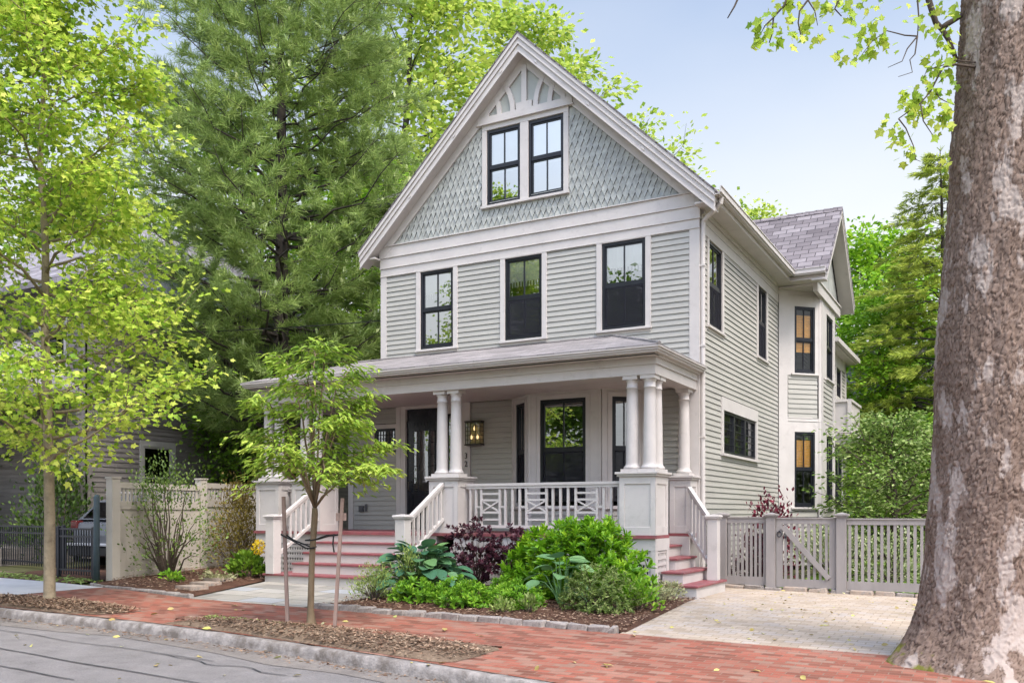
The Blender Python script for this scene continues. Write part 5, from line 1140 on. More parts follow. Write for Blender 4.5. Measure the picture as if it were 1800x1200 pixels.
# ------------------------------------------------------------------ street trees
def interp(*pts):
    X = [p[0] for p in pts]; Y_ = [p[1] for p in pts]
    return lambda f: float(np.interp(f, X, Y_))
tree('plane_tree', (-7.735, -6.967, zs(-7.735, -6.967) - .02), 10.6, .078, interp((.15, 1.6), (.25, 2.3), (.45, 1.9), (.7, 1.35), (.9, .85), (1, .4)), .185, 60, 7, 21, .19, .095, 'maple', 'bark_young', 'leaf_plane',
     'slim young plane tree with bright yellow green leaves at the left kerb', seed=11, rise=.42, lean=(-.025, .0), droop=.25, flat=.5, sub_len=.42)
# small staked tree
SB = np.array((-2.793, -6.832, zs(-2.793, -6.832)))
def small_tree():
    r = np.random.default_rng(21); t = thing('young_tree', tuple(SB), 'small staked street tree with arching yellow green branches in front of the steps', 'tree'); mb = MB()
    fk = SB + np.array([.04, .02, 1.46]); mb.tube([SB - (0, 0, .05), SB + (.0, 0, .06), SB + (-.01, 0, .2), SB + (.01, 0, .8), fk - (0, 0, .08), fk], [.09, .06, .042, .037, .040, .034], 12)
    A, O = [], []
    for i in range(15):
        az = i * 2.399 + r.normal() * .2; u = np.array([math.cos(az), math.sin(az), 0]); f = (i + .5) / 15
        Lh = .97 * (1 - f * .74); hgt = .48 + 1.72 * f
        p0 = fk; p1 = fk + u * Lh * .3 + np.array([0, 0, hgt * .62]); p2 = fk + u * Lh * .75 + np.array([0, 0, hgt * .95]); p3 = fk + u * Lh * 1.05 + np.array([0, 0, hgt * 1.0 - .10])
        pl = np.array([(1 - s) ** 3 * p0 + 3 * (1 - s) ** 2 * s * p1 + 3 * (1 - s) * s * s * p2 + s ** 3 * p3 for s in np.linspace(0, 1, 9)]); pl[1:] += r.normal(size=(8, 3)) * .012
        mb.tube(pl, np.linspace(.016, .003, 9), 6)
        for j in range(11):
            g = .30 + .70 * (j + r.random()) / 11; q = np.array([np.interp(g, np.linspace(0, 1, 9), pl[:, c]) for c in range(3)])
            sd = 1 if j % 2 else -1; side = np.array([-u[1], u[0], 0]) * sd; d = unit((u * .8 + side * (.9 + .3 * r.random()) + np.array([0, 0, -.05 + .25 * r.random()]))[None])[0]
            sl = (.26 + .34 * r.random()) * (1.1 - .4 * g); e = q + d * sl - np.array([0, 0, .05 * sl]); mb.tube(curve_pts(q, e, 4, .12 * sl, .01, r), np.linspace(.005, .002, 4), 4, False)
            for w in np.linspace(.15, 1, 5): A.append(q + (e - q) * w + np.array([0, 0, .12 * sl * 4 * w * (1 - w)])); O.append(d)
        A.append(pl[-1]); O.append(u)
    for i in range(6):   # low drooping sprays
        az = (.0, 1.1, 2.4, 3.6, 4.6, 5.6)[i]; u = np.array([math.cos(az), math.sin(az), 0]); q = fk + np.array([0, 0, .35]) + u * .3; e = fk + u * (.78 + .22 * r.random()) + np.array([0, 0, .12 + .2 * r.random()])
        pl = curve_pts(q, e, 7, .22, .02, r); mb.tube(pl, np.linspace(.012, .003, 7), 5)
        for g in np.linspace(.2, 1, 14):
            p = np.array([np.interp(g, np.linspace(0, 1, 7), pl[:, c]) for c in range(3)]) + r.normal(size=3) * .07; A.append(p); O.append(u)
    mb.build('trunk', 'bark_small', t, smooth=True)
    A = np.array(A); O = np.array(O); per = 6; n = len(A) * per; idx = np.repeat(np.arange(len(A)), per)
    P = A[idx] + r.normal(size=(n, 3)) * (.045, .045, .03); sd = r.choice([-1, 1], n); side = np.stack([-O[idx][:, 1], O[idx][:, 0], np.zeros(n)], 1) * sd[:, None]
    D = unit(O[idx] * .8 + side * .7 + rdir(r, n) * .35 + np.array([0, 0, -.38])); NR = unit(np.array([0, 0, 1.])[None] + rdir(r, n) * .5)
    hi = (A[idx][:, 2] - fk[2]) / 2; rad = np.linalg.norm(A[idx][:, :2] - fk[:2], axis=1)
    tint = np.clip(.15 + .35 * r.random(len(A))[idx] + .28 * rad + r.normal(size=n) * .15, 0, 1)   # paler young leaves at the branch tips
    leaves('crown', 'leaf_small', P, D, NR, .105 * (.65 + .6 * r.random(n)), 'lance', tint, t)
small_tree()
def stake(a, b, label, brk=False):
    t = thing('tree_stake', a, label, 'stake', None); mb = MB(); a = Vector(a); b = Vector(b); mb.bar(a - Vector((0, 0, .1)), b, .055, .04, (.8, .5, .1)); mb.build('post', 'stake', t)
    if brk: d = (b - a).normalized(); p = b - d * .22; mb = MB(); mb.bar(p - Vector((.06, .025, 0)), p + Vector((.05, .03, 0)), .03, .09, (0, 0, 1)); mb.build('cleat', 'stake', t)
    return t
stake((-3.117, -6.893, zs(-3.1, -6.9)), (-3.22, -6.86, 1.49), 'leaning wooden stake on the left of the small staked tree')
stake((-2.322, -6.965, zs(-2.3, -6.96)), (-2.17, -6.99, 1.46), 'wooden stake with a short cleat on the right of the small staked tree', True)
def strap(p, label):
    mb = MB(); mb.tube(p, .010, 6); cx = SB + np.array([.01, 0, .9]); tag(mb.build('tree_tie', 'strap', None, p[0]), label, 'tie')
tz = SB[2]
strap([(-3.22, -6.90, 1.02), (-3.19, -6.93, 1.015), (-3.05, -6.92, .96), (-2.84, -6.89, .86), (-2.78, -6.90, .85), (-2.73, -6.85, .86), (-2.76, -6.78, .87), (-2.84, -6.80, .87), (-3.05, -6.86, .95), (-3.18, -6.85, 1.01)], 'black rubber tie between the left stake and the small tree trunk')
strap([(-2.22, -7.02, 1.03), (-2.40, -7.00, 1.02), (-2.66, -6.92, .96), (-2.76, -6.90, .95), (-2.85, -6.87, .95), (-2.84, -6.79, .96), (-2.74, -6.78, .96), (-2.45, -6.90, 1.01), (-2.23, -6.94, 1.03)], 'black rubber tie between the right stake and the small tree trunk')
mb = MB(); mb.tube([(-2.27, -7.03, 1.04), (-2.275, -7.04, .92), (-2.26, -7.035, .82)], .010, 6); tag(mb.build('tree_tie', 'strap', None, (-2.27, -7.03, 1)), 'loose black strap end hanging from the right stake', 'tie')
# big old plane tree on the right
def big_tree():
    r = np.random.default_rng(5); t = thing('old_plane_tree', (4.63, -5.56, -.15), 'huge old trunk with flaky grey brown bark and mossy root flare', 'tree')
    ZC = [-.35, -.15, .0, .2, .45, .74, 1.3, 1.84, 2.9, 4.0, 6.2, 9, 11]; RC = [1.08, .93, .83, .735, .675, .64, .605, .588, .55, .508, .46, .40, .30]
    CX = [4.63, 4.63, 4.63, 4.63, 4.63, 4.64, 4.65, 4.66, 4.675, 4.70, 4.79, 4.9, 5.0]
    nz, na = 600, 500; zz = np.concatenate([np.linspace(-.35, 6.5, nz - 20), np.linspace(6.7, 11, 20)]); V = np.empty((nz, na, 3)); T = np.empty((nz, na))
    for i, z in enumerate(zz):
        R0 = np.interp(z, ZC, RC); cx = np.interp(z, ZC, CX)
        fl = max(0, min(1, (1.0 - z) / 1.2)) ** 2
        for j in range(na):
            a = 2 * math.pi * j / na; ca, sa = math.cos(a), math.sin(a)
            rr = R0 * (1 + fl * (.10 * math.cos(5 * a + 1.0) + .07 * math.cos(3 * a + .4))) + .022 * noise.noise((ca * 1.5, sa * 1.5, z * .8)) + .012 * noise.noise((ca * 5, sa * 5, z * 2.2))
            q = noise.noise((ca * 3.2, sa * 3.2, z * 1.1))
            w = .055 * noise.noise((ca * 9, sa * 9, z * 6)) + .05 * noise.noise((ca * 22 * R0, sa * 22 * R0, z * 14))
            d, vp = noise.voronoi((ca * R0 * 25 + w * 16 + 40, sa * R0 * 25 + w * 16 + 40, z * 13.0 + w * 14 + 40))
            e = d[1] - d[0]; pl = min(1, max(0, (e - .02) / .10)); cr = noise.cell(vp[0] * 7.31); h = pl * (.007 + .007 * cr) + .006 * noise.noise((ca * 30 * R0, sa * 30 * R0, z * 26))
            V[i, j] = (cx + (rr + h) * ca, -5.56 + (rr + h) * sa, z); T[i, j] = pl * (.64 + .20 * cr + .3 * noise.noise((ca * 3, sa * 3, z * 1.5)))
    I = np.arange(nz * na).reshape(nz, na); J = np.roll(I, -1, 1); F = np.stack([I[:-1], J[:-1], J[1:], I[1:]], -1).reshape(-1, 4)
    mesh_obj('trunk', V.reshape(-1, 3), F, 'bark_old', t, None, True, tint=np.clip(T.ravel(), 0, 1))
    mb = MB(); tops = [(3.2, -8.0, 8.6), (2.0, -6.8, 9.4), (6.8, -7.0, 11), (6.0, -3.4, 11.5), (4.2, -4.0, 13), (3.0, -4.8, 11.5)]
    for q in tops:
        mb.tube(curve_pts((4.82, -5.56, 8.4), q, 8, .3, .1, r), np.linspace(.2, .06, 8), 8)
    lim = {
'limb1': [(4.31, -5.7, 8.0), (4.12, -5.8, 7.1), (4.06, -5.87, 6.2), (4.12, -5.84, 5.98), (4.17, -5.81, 5.92), (4.23, -5.78, 5.81), (4.30, -5.75, 5.6)],
'limb1b': [(4.17, -5.81, 5.92), (4.22, -5.78, 5.97), (4.34, -5.73, 6.04)],
'A': [(3.2, -8.0, 8.6), (3.9, -6.9, 7.4), (4.03, -6.57, 6.11), (4.02, -6.58, 5.86), (4.03, -6.57, 5.7), (4.02, -6.58, 5.53)],
'A1': [(4.02, -6.58, 5.53), (3.92, -6.63, 5.54), (3.78, -6.71, 5.58), (3.67, -6.77, 5.49), (3.56, -6.83, 5.33)],
'A2': [(4.02, -6.58, 5.53), (3.94, -6.62, 5.42), (3.9, -6.64, 5.31), (3.79, -6.71, 5.25)],
'A3': [(4.02, -6.58, 5.53), (4.0, -6.59, 5.37), (3.96, -6.61, 5.32), (3.98, -6.6, 5.21), (3.87, -6.66, 5.17)],
'B': [(4.65, -5.72, 5.45), (4.3, -6.08, 5.43), (4.21, -6.13, 5.41), (4.17, -6.15, 5.34), (4.1, -6.19, 5.18), (4.02, -6.24, 5.07), (3.84, -6.33, 4.93)],
'B1': [(4.65, -5.72, 5.5), (4.3, -6.08, 5.47), (4.19, -6.14, 5.42), (4.07, -6.21, 5.38), (4.03, -6.23, 5.26)],
'B2': [(3.84, -6.33, 4.93), (3.9, -6.3, 4.84), (3.96, -6.27, 4.68), (3.98, -6.26, 4.55), (4.02, -6.24, 4.53)],
'B3': [(4.02, -6.24, 5.07), (4.04, -6.22, 4.91), (4.11, -6.18, 4.79), (4.14, -6.17, 4.76)],
'B4': [(4.13, -6.17, 5.21), (4.17, -6.15, 5.12), (4.22, -6.12, 5.09), (4.35, -6.05, 5.03)],
'C': [(3.2, -8.0, 8.6), (3.2, -7.8, 6.6), (3.18, -7.73, 5.7), (3.11, -7.76, 5.47), (3.03, -7.8, 5.37), (3.02, -7.81, 5.23), (3.0, -7.82, 5.16)],
'C1': [(3.03, -7.8, 5.37), (2.97, -7.84, 5.3), (2.94, -7.86, 5.23)],
'D': [(3.2, -8.0, 8.6), (3.35, -7.7, 6.6), (3.32, -7.65, 5.7), (3.28, -7.67, 5.51), (3.22, -7.7, 5.42), (3.21, -7.71, 5.32), (3.23, -7.7, 5.21)],
'D1': [(3.28, -7.67, 5.51), (3.33, -7.64, 5.42), (3.35, -7.63, 5.3)],
'E': [(3.5, -7.5, 7.5), (3.54, -7.3, 5.82), (3.47, -7.33, 5.63), (3.44, -7.35, 5.55), (3.49, -7.32, 5.49)],
'F': [(3.0, -8.0, 7.5), (2.79, -7.94, 5.56), (2.75, -7.96, 5.46), (2.7, -7.99, 5.36)]}
    for k, p in lim.items():
        n = len(p); big = k.startswith('limb1'); r0 = .034 if big else (.013 if len(k) == 1 else .007); mb.tube(p, np.linspace(r0, r0 * (.6 if big else .35), n), 7)
    mb.build('limbs', 'twig', t, smooth=True)
    C = [(2.91, -7.87, 5.3), (2.88, -7.89, 5.15), (3.03, -7.8, 5.39), (3.02, -7.81, 5.29), (3.13, -7.75, 5.25), (3.11, -7.76, 5.33), (2.96, -7.85, 5.17), (3.05, -7.79, 5.22), (3.16, -7.74, 5.48), (3.25, -7.69, 5.32), (3.32, -7.65, 5.24), (3.21, -7.71, 5.16), (3.35, -7.63, 5.28), (3.39, -7.38, 5.54), (3.45, -7.35, 5.59), (3.54, -7.3, 5.52), (3.58, -7.28, 5.6), (3.66, -7.23, 5.61), (3.74, -7.19, 5.58), (3.37, -7.39, 5.52), (3.61, -6.8, 5.59), (3.56, -6.83, 5.47), (3.65, -6.78, 5.45), (3.72, -6.74, 5.5), (3.49, -6.87, 5.32), (3.55, -6.83, 5.35), (3.83, -6.68, 5.46), (3.67, -6.77, 5.56), (3.63, -6.79, 5.65), (3.92, -6.63, 5.69), (4.04, -6.11, 6.03), (4.16, -6.04, 6.03), (4.28, -5.98, 6.0), (4.23, -6.0, 5.79), (4.16, -6.04, 5.71), (4.09, -6.08, 5.58), (4.18, -6.03, 5.63), (4.11, -6.07, 5.76), (4.21, -6.02, 6.06), (4.12, -6.18, 5.42), (4.17, -6.15, 5.37), (4.1, -6.19, 5.32), (4.0, -6.24, 5.18), (4.05, -6.22, 5.24), (3.94, -6.28, 5.03), (3.89, -6.31, 4.97), (4.03, -6.23, 5.12), (4.12, -6.18, 5.11), (4.21, -6.13, 5.13), (4.19, -6.14, 5.05), (4.05, -6.22, 4.95), (3.96, -6.27, 4.9), (3.77, -6.37, 4.84), (3.73, -6.39, 4.86), (3.82, -6.34, 4.82), (3.81, -6.35, 4.71), (3.89, -6.31, 4.67), (3.94, -6.28, 4.63), (3.88, -6.31, 4.6), (4.17, -6.15, 4.83), (4.19, -6.14, 4.9), (4.14, -6.17, 4.97), (3.91, -6.29, 5.16), (3.89, -6.31, 5.08), (4.22, -6.12, 4.51), (4.26, -6.1, 5.34), (4.3, -6.08, 5.5), (4.05, -6.22, 5.05)]
    A = np.array(C); n = len(A) * 6; idx = np.repeat(np.arange(len(A)), 6); J = r.normal(size=(n, 3)) * .045; P = A[idx] + J
    D = unit(rdir(r, n) + np.array([0, 0, -.5])); NR = unit(rdir(r, n) + np.array([-.3, -.9, .3]))
    leaves('foliage', 'leaf_plane', P, D, NR, .085 * (.5 + .8 * r.random(n)), 'maple', np.clip(.5 + r.normal(size=n) * .25, 0, 1), t)
    B = []
    for q in tops:
        for k in range(12): B.append(np.array(q) + r.normal(size=3) * (.9, .9, .6) + (0, 0, .4))
    B = np.array(B); B = B[B[:, 2] > 8.2]
    foliage('crown', 'leaf_plane', B, rdir(r, len(B)), 12, .25, .17, 'maple', r, t)
big_tree()

# ------------------------------------------------------------------ conifers
def conifer(name, base, H, r0, prof, z0, nwh, per_wh, label, needle, tuft, L_, up, droop, seed, needles=15, wid=1.0, candle=0, bark='bark_dark', twigs=9, spread=1.0):
    r = np.random.default_rng(seed); t = thing(name, base, label, 'tree'); b = np.array(base, float); mb = MB()
    zt_ = np.linspace(0, 1, 10); tr = np.stack([b[0] + .12 * np.sin(zt_ * 3), b[1] + 0 * zt_, b[2] + zt_ * H], 1); mb.tube(tr, r0 * (1 - zt_) ** .85 + .012, 10)
    A, O = [], []
    for i in range(nwh):
        f = z0 + (.985 - z0) * (i + .5) / nwh
        for k in range(per_wh):
            az = k * 6.283 / per_wh + i * 1.1 + r.normal() * .25; ff = min(.99, f + r.normal() * .012); p = np.array([np.interp(ff, zt_, tr[:, c]) for c in range(3)])
            Lb = prof(ff) * (.62 + .5 * r.random()); u = np.array([math.cos(az), math.sin(az), 0])
            e = p + u * Lb + np.array([0, 0, up * Lb]); pl = curve_pts(p, e, 7, droop * Lb, .02 * Lb, r); mb.tube(pl, np.linspace(max(.012, r0 * (1 - ff) * .35), .006, 7), 5)
            for j in range(twigs):
                g = .25 + .75 * (j + r.random()) / twigs; q = np.array([np.interp(g, np.linspace(0, 1, 7), pl[:, c]) for c in range(3)])
                sd = np.array([-u[1], u[0], 0]) * (1 if j % 2 else -1); d = unit((u * (.5 + .4 * g) + sd * (.8 + .3 * r.random()) + np.array([0, 0, .12 + .3 * r.random() if up > 0 else -.12 * r.random()]))[None])[0]
                sl = Lb * (.34 - .16 * g) * (.7 + .6 * r.random()) * spread + .12; e2 = q + d * sl
                mb.tube([q, (q + e2) / 2 + np.array([0, 0, .02]), e2], [.006, .004, .003], 4, False)
                for w in np.linspace(.35, 1, max(2, int(sl / (L_ * .55)))): A.append(q + (e2 - q) * w); O.append(d)
    A.append(tr[-1]); O.append(np.array([0, 0, 1.])); mb.build('trunk', bark, t, smooth=True)
    A = np.array(A); O = np.array(O); n = len(A) * needles; idx = np.repeat(np.arange(len(A)), needles)
    P = A[idx] + r.normal(size=(n, 3)) * L_ * .12; D = unit(O[idx] * tuft + rdir(r, n) + np.array([0, 0, .25 if up > 0 else -.25])); NR = rdir(r, n)
    tint = np.clip(r.random(len(A))[idx] * .5 + .25 + r.normal(size=n) * .16, 0, 1)
    TV = LEAF['needle'][0]; LEAF['nd'] = ([(a, b_ * wid, c) for a, b_, c in TV], LEAF['needle'][1])
    leaves('needles', needle, P, D, NR, L_ * (.6 + .6 * r.random(n)), 'nd', tint, t)
    if candle:
        pick = r.choice(len(A), candle, replace=False); pick = pick[np.argsort(-A[pick, 2])]; m = len(pick) * 2; id2 = np.repeat(pick, 2)
        leaves('candles', 'candle', A[id2] + r.normal(size=(m, 3)) * .02, unit(np.array([0, 0, 1.]) + rdir(r, m) * .25), rdir(r, m), .16 * (.6 + .6 * r.random(m)), 'chip', r.random(m), t)
    return t
conifer('white_pine', (-11.6, 1.9, .12), 17.5, .24, interp((.15, 3.0), (.3, 4.2), (.5, 4.2), (.75, 3.4), (.9, 1.9), (1, .5)), .17, 27, 7, 'tall dark green pine with long soft needles behind the beige fence', 'needle', .9, .23, .26, -.06, 31, 20, 1.2, 700, twigs=11)
conifer('hemlock', (2.9, 15.6, -.02), 12.6, .16, interp((.2, 3.0), (.4, 3.0), (.7, 2.0), (1, .4)), .32, 22, 5, 'feathery hemlock with drooping yellow green sprays behind the picket fence', 'hemlock', 1.6, .18, -.10, .10, 32, 11, 2.4, 0, 'bark_dark', 9)
conifer('hemlock', (5.4, 13.0, -.02), 11.0, .16, interp((.1, 2.4), (.4, 2.3), (.7, 1.5), (1, .3)), .12, 20, 5, 'second hemlock partly behind the big trunk at the right', 'hemlock', 1.6, .18, -.10, .10, 33, 13, 2.8, 0, 'bark_dark', 10)
# ------------------------------------------------------------------ trees behind the houses
def crown_prof(r, z=.25): return interp((z, r * .55), (z + .18, r), (.62, r * .95), (.85, r * .62), (1, r * .2))
big = tree('broadleaf_tree', (-15.8, 13.5, 0), 23.5, .3, crown_prof(4.6, .18), .2, 52, 7, 15, .42, .30, 'quad', 'bark_dark', 'leaf_back', 'tall bright yellow green tree rising behind the pine', seed=41, rise=.55)
tree('broadleaf_tree', (-13.8, 20.0, 0), 23.5, .3, crown_prof(4.2), .3, 44, 7, 14, .42, .30, 'quad', 'bark_dark', 'leaf_back', 'bright tree whose top shows just left of the gable peak', seed=42, rise=.6)
tree('broadleaf_tree', (-9.6, 22.5, 0), 18.4, .3, crown_prof(4.0), .45, 34, 7, 7, .42, .28, 'quad', 'bark_dark', 'leaf_back', 'bright tree whose thin top shows over the right slope of the main roof', seed=43, rise=.6)
tree('broadleaf_tree', (-13.6, 8.2, 0), 12.5, .26, crown_prof(3.2), .3, 36, 7, 14, .34, .22, 'quad', 'bark_dark', 'leaf_lime', 'bright green tree with a thick dark trunk just left of the house', seed=44, rise=.4)
tree('broadleaf_tree', (-20.0, 9.5, 0), 15.5, .3, crown_prof(4.4, .2), .25, 40, 7, 14, .42, .26, 'quad', 'bark_dark', 'leaf_mid', 'mid green tree behind the brown neighbouring house', seed=45, rise=.4)
tree('broadleaf_tree', (-25.5, 6.5, 0), 14, .3, crown_prof(4.2, .2), .22, 40, 7, 13, .42, .26, 'quad', 'bark_dark', 'leaf_mid', 'mid green tree at the far left behind the slim plane tree', seed=46, rise=.4)
tree('broadleaf_tree', (-.2, 25.8, 0), 13.2, .26, crown_prof(3.9, .2), .25, 44, 7, 16, .40, .26, 'quad', 'bark_dark', 'leaf_lime', 'lime green maple beside the side bay gable', seed=47, rise=.4)
tree('broadleaf_tree', (-5.6, 28, 0), 15.6, .26, crown_prof(3.4), .35, 34, 7, 12, .42, .26, 'quad', 'bark_dark', 'leaf_back', 'tree top peeking over the eave left of the side bay roof', seed=48, rise=.5)
tree('broadleaf_tree', (8.5, 24, 0), 9, .26, crown_prof(3.6, .15), .2, 34, 7, 12, .42, .26, 'quad', 'bark_dark', 'leaf_mid', 'green tree behind the grey house at the right', seed=49, rise=.4)
tree('broadleaf_tree', (-17.2, -.6, .15), 6.2, .16, crown_prof(2.2, .3), .34, 26, 6, 12, .28, .17, 'quad', 'bark_dark', 'leaf_dark', 'dark shady small tree with a grey trunk behind the iron fence', seed=50, rise=.35)
tree('broadleaf_tree', (-13.4, -1.0 + 3.4, .15), 4.6, .10, crown_prof(1.7, .35), .42, 24, 6, 12, .25, .15, 'quad', 'bark_dark', 'leaf_mid', 'low green tree overhanging the parked car', seed=51, rise=.2)
for i, (x, y, H, lab) in enumerate(((-12.5, -31, 14.5, 'broad tree across the street mirrored in the right upper window'), (-18.5, -34, 15.5, 'broad tree across the street mirrored in the middle upper window'), (-4.0, -33, 12.5, 'rounded tree across the street mirrored in the porch bay window'))):
    if i == 0: rt_ = tree('broadleaf_tree', (x, y, -.5), H, .3, crown_prof(5.0, .12), .14, 40, 7, 12, .5, .36, 'quad', 'bark_dark', 'leaf_mid', lab, seed=52, rise=.4)
    else: o = twin(rt_, (x, y, -.5), lab); o.rotation_euler.z = i * 2.0; o.scale = (H / 15,) * 3
# ------------------------------------------------------------------ shrubs and garden plants
def P3(x, y, dz=0): return (x, y, zs(x, y) + dz)
shrub('evergreen_shrub', P3(-18.8, -2.6), 3.6, 2.0, 2.2, 3200, .11, 'quad', 'leaf_dark', 'dark shrub mass at the far left edge behind the iron fence', seed=60, lumps=12)
shrub('evergreen_shrub', P3(-15.0, -1.9), 2.6, 1.6, 2.3, 3000, .10, 'quad', 'leaf_dark', 'dark shrub between the iron fence and the parked car', seed=61, lumps=12)
shrub('open_bush', P3(-9.0, -3.75, .05), 2.2, 1.2, 2.15, 2300, .062, 'oval', 'bushgreen', 'open bush with bare arching stems in front of the beige fence', seed=62, stems=30, up=.2, lumps=24)
shrub('bronze_bush', P3(-9.1, -1.9, .03), 1.2, .9, 1.75, 3600, .055, 'oval', 'olive', 'bronze yellow leaved bush beside the far left porch pier', seed=63, stems=22, lumps=16)
shrub('leafy_plant', P3(-7.55, -3.15, .03), .62, .5, .42, 520, .11, 'oval', 'leaf_mid', 'low deep green clump at the foot of the bronze bush', seed=64, lumps=7)
shrub('leafy_plant', P3(-8.1, -4.45, .03), .42, .3, .16, 120, .08, 'oval', 'lowgreen', 'tiny green plant under the open bush', seed=65, lumps=4)
shrub('ground_cover', P3(-7.6, -3.85, .03), .7, .4, .14, 260, .06, 'oval', 'cream', 'pale yellow ground cover beside the stepping stones', seed=66, lumps=6)
def hosta(base, n, Rr, H, size, leaf, label, seed):
    r = np.random.default_rng(seed); t = thing('hosta', base, label, 'plant'); b = np.array(base, float); mb = MB(); P, D, NR = [], [], []
    for i in range(n):
        f = (i + .5) / n; a = i * 2.399 + r.normal() * .3; u = np.array([math.cos(a), math.sin(a), 0]); rad = Rr * (.12 + .72 * f) * (.85 + .3 * r.random()); h = H * (1 - .72 * f ** 1.5) * (.85 + .25 * r.random())
        p = b + u * rad + np.array([0, 0, h]); mb.tube(curve_pts(b + u * .05, p, 5, .08, .01, r), [.012, .011, .010, .008, .006], 5, False)
        dz = .35 - .95 * f + r.normal() * .15; P.append(p); D.append(u + np.array([0, 0, dz]) + r.normal(size=3) * .18); NR.append(np.array([0, 0, 1.]) + u * (.35 - dz * .6) + r.normal(size=3) * .2)
    mb.build('stems', 'hosta', t); mt = M['hosta']
    leaves('foliage', leaf, np.array(P), np.array(D), np.array(NR), size * (.75 + .5 * r.random(n)), 'broad', np.clip(r.beta(2, 2, n), 0, 1), t, smooth=True)
    for ch in t.children:
        if ch.name.startswith('foliage'): m_ = ch.modifiers.new('sub', 'SUBSURF'); m_.levels = m_.render_levels = 2
        else:
            at = ch.data.attributes.new('tint', 'FLOAT', 'POINT')
            at.data.foreach_set('value', np.full(len(ch.data.vertices), .8, dtype=np.float32))
    return t
hosta(P3(-3.28, -3.8, .04), 130, .84, .66, .27, 'hosta', 'large dark green hosta with broad ribbed leaves beside the right newel post', 70)
hosta(P3(-.72, -4.0, .04), 20, .46, .62, .30, 'hosta2', 'pale blue green hosta in front of the big bright shrub', 71)
rosette('smoke_bush', P3(-2.95, -2.66, .04), 1.4, .75, 1.22, 230, 9, .085, 'oval', 'purple', 'dark purple shrub beside the hosta against the lattice skirt', seed=72, low=.3)
rosette('smoke_bush', P3(-2.25, -2.6, .04), .95, .6, 1.25, 120, 9, .085, 'oval', 'purple', 'dark purple shrub next to the big bright shrub, below the railing', seed=73, low=.3)
rosette('hydrangea', P3(-1.0, -3.05, .03), 2.75, 1.7, 1.2, 760, 10, .165, 'ovate', 'bright', 'large bright green leafy shrub in front of the porch railing', seed=74, lumps=14)
rosette('spirea', P3(.0, -4.35, .03), 1.2, .9, .66, 560, 9, .055, 'ovate', 'spirea', 'fine leaved shrub with pale tips at the front right of the bed', seed=75, lumps=18, open_=78)
shrub('wispy_plant', P3(-3.42, -4.75, .03), .62, .5, .55, 1500, .04, 'lance', 'wispy', 'wispy yellow green plant at the left end of the bed', seed=76, lumps=12, stems=26, up=1.4)
shrub('wispy_plant', P3(-3.15, -4.3, .03), .5, .4, .72, 900, .045, 'lance', 'wispy', 'taller yellow green spires just left of the hosta', seed=77, lumps=10, stems=20, up=1.6)
for i, (x, y, w, h, lab) in enumerate(((-2.85, -4.55, .8, .48, 'low bright green clump directly before the hosta, nearest the wispy plant'), (-2.3, -4.45, .75, .50, 'low bright green clump in the middle of the front row'), (-1.85, -4.75, .72, .46, 'low bright green clump with a dark base nearest the edging stones'), (-1.75, -3.75, .55, .44, 'low green clump behind the front row under the purple shrub'), (-1.15, -4.45, .68, .46, 'low green clump left of the pale hosta'))):
    rosette('leafy_plant', P3(x, y, .03), w * 1.35, .9, h * .86, 130, 9, .105, 'ovate', 'lowgreen', lab, 'plant', None, 80 + i, lumps=6)
shrub('leafy_plant', P3(-.78, -4.9, .03), .3, .25, .2, 160, .05, 'oval', 'spirea', 'small yellowish sprig alone on the mulch', seed=86, lumps=4)
shrub('leafy_plant', P3(-1.1, -4.98, .03), .34, .3, .17, 200, .05, 'quad', 'wispy', 'small mossy yellow green tuft on the mulch near the edging', seed=87, lumps=4)
shrub('ground_cover', P3(.30, -3.2, .03), .65, .9, .2, 700, .05, 'oval', 'cream', 'cream edged ground cover beside the side steps', seed=88, lumps=9)
shrub('ground_cover', P3(.28, -2.45, .03), .5, .6, .2, 400, .05, 'oval', 'cream', 'cream edged ground cover tucked against the porch pier', seed=89, lumps=7)
shrub('leafy_plant', P3(.42, -4.0, .03), .5, .4, .42, 400, .075, 'oval', 'lowgreen', 'dark green clump at the right of the pale tipped shrub', seed=90, lumps=7)
shrub('red_shrub', (1.05, .95, 0), 1.0, .5, 1.5, 950, .075, 'oval', 'redleaf', 'wine red shrub standing above the short fence panel', seed=91, lumps=14, stems=12)
shrub('leafy_bush', (.82, .75, 0), .85, .5, .85, 900, .075, 'oval', 'purple', 'low dark purple bush directly behind the short fence panel', seed=106, lumps=10)
shrub('variegated_shrub', (1.85, 2.4, 0), 1.5, 1.0, 1.0, 2200, .055, 'oval', 'variegated', 'pale variegated shrub seen through the garden gate', seed=92, lumps=14)
shrub('variegated_shrub', (2.95, 2.0, 0), 1.2, .9, .95, 1500, .055, 'oval', 'variegated', 'pale variegated shrub seen through the long picket panel', seed=93, lumps=12)
tree('dogwood', (2.75, 4.2, 0), 3.2, .06, interp((.05, .9), (.25, 1.4), (.6, 1.2), (.85, .75), (1, .3)), .10, 40, 6, 12, .12, .085, 'oval', 'twig', 'dogwood', 'tall broad dogwood bush rising over the picket fence', cat='shrub', seed=94, rise=.45, flat=.45)
tree('leafy_bush', (3.2, 7.2, 0), 3.3, .07, interp((.05, .9), (.25, 1.7), (.6, 1.4), (1, .3)), .10, 40, 6, 13, .17, .11, 'oval', 'twig', 'leaf_mid', 'mid green bush between the dogwood and the big trunk', cat='shrub', seed=95, rise=.4)

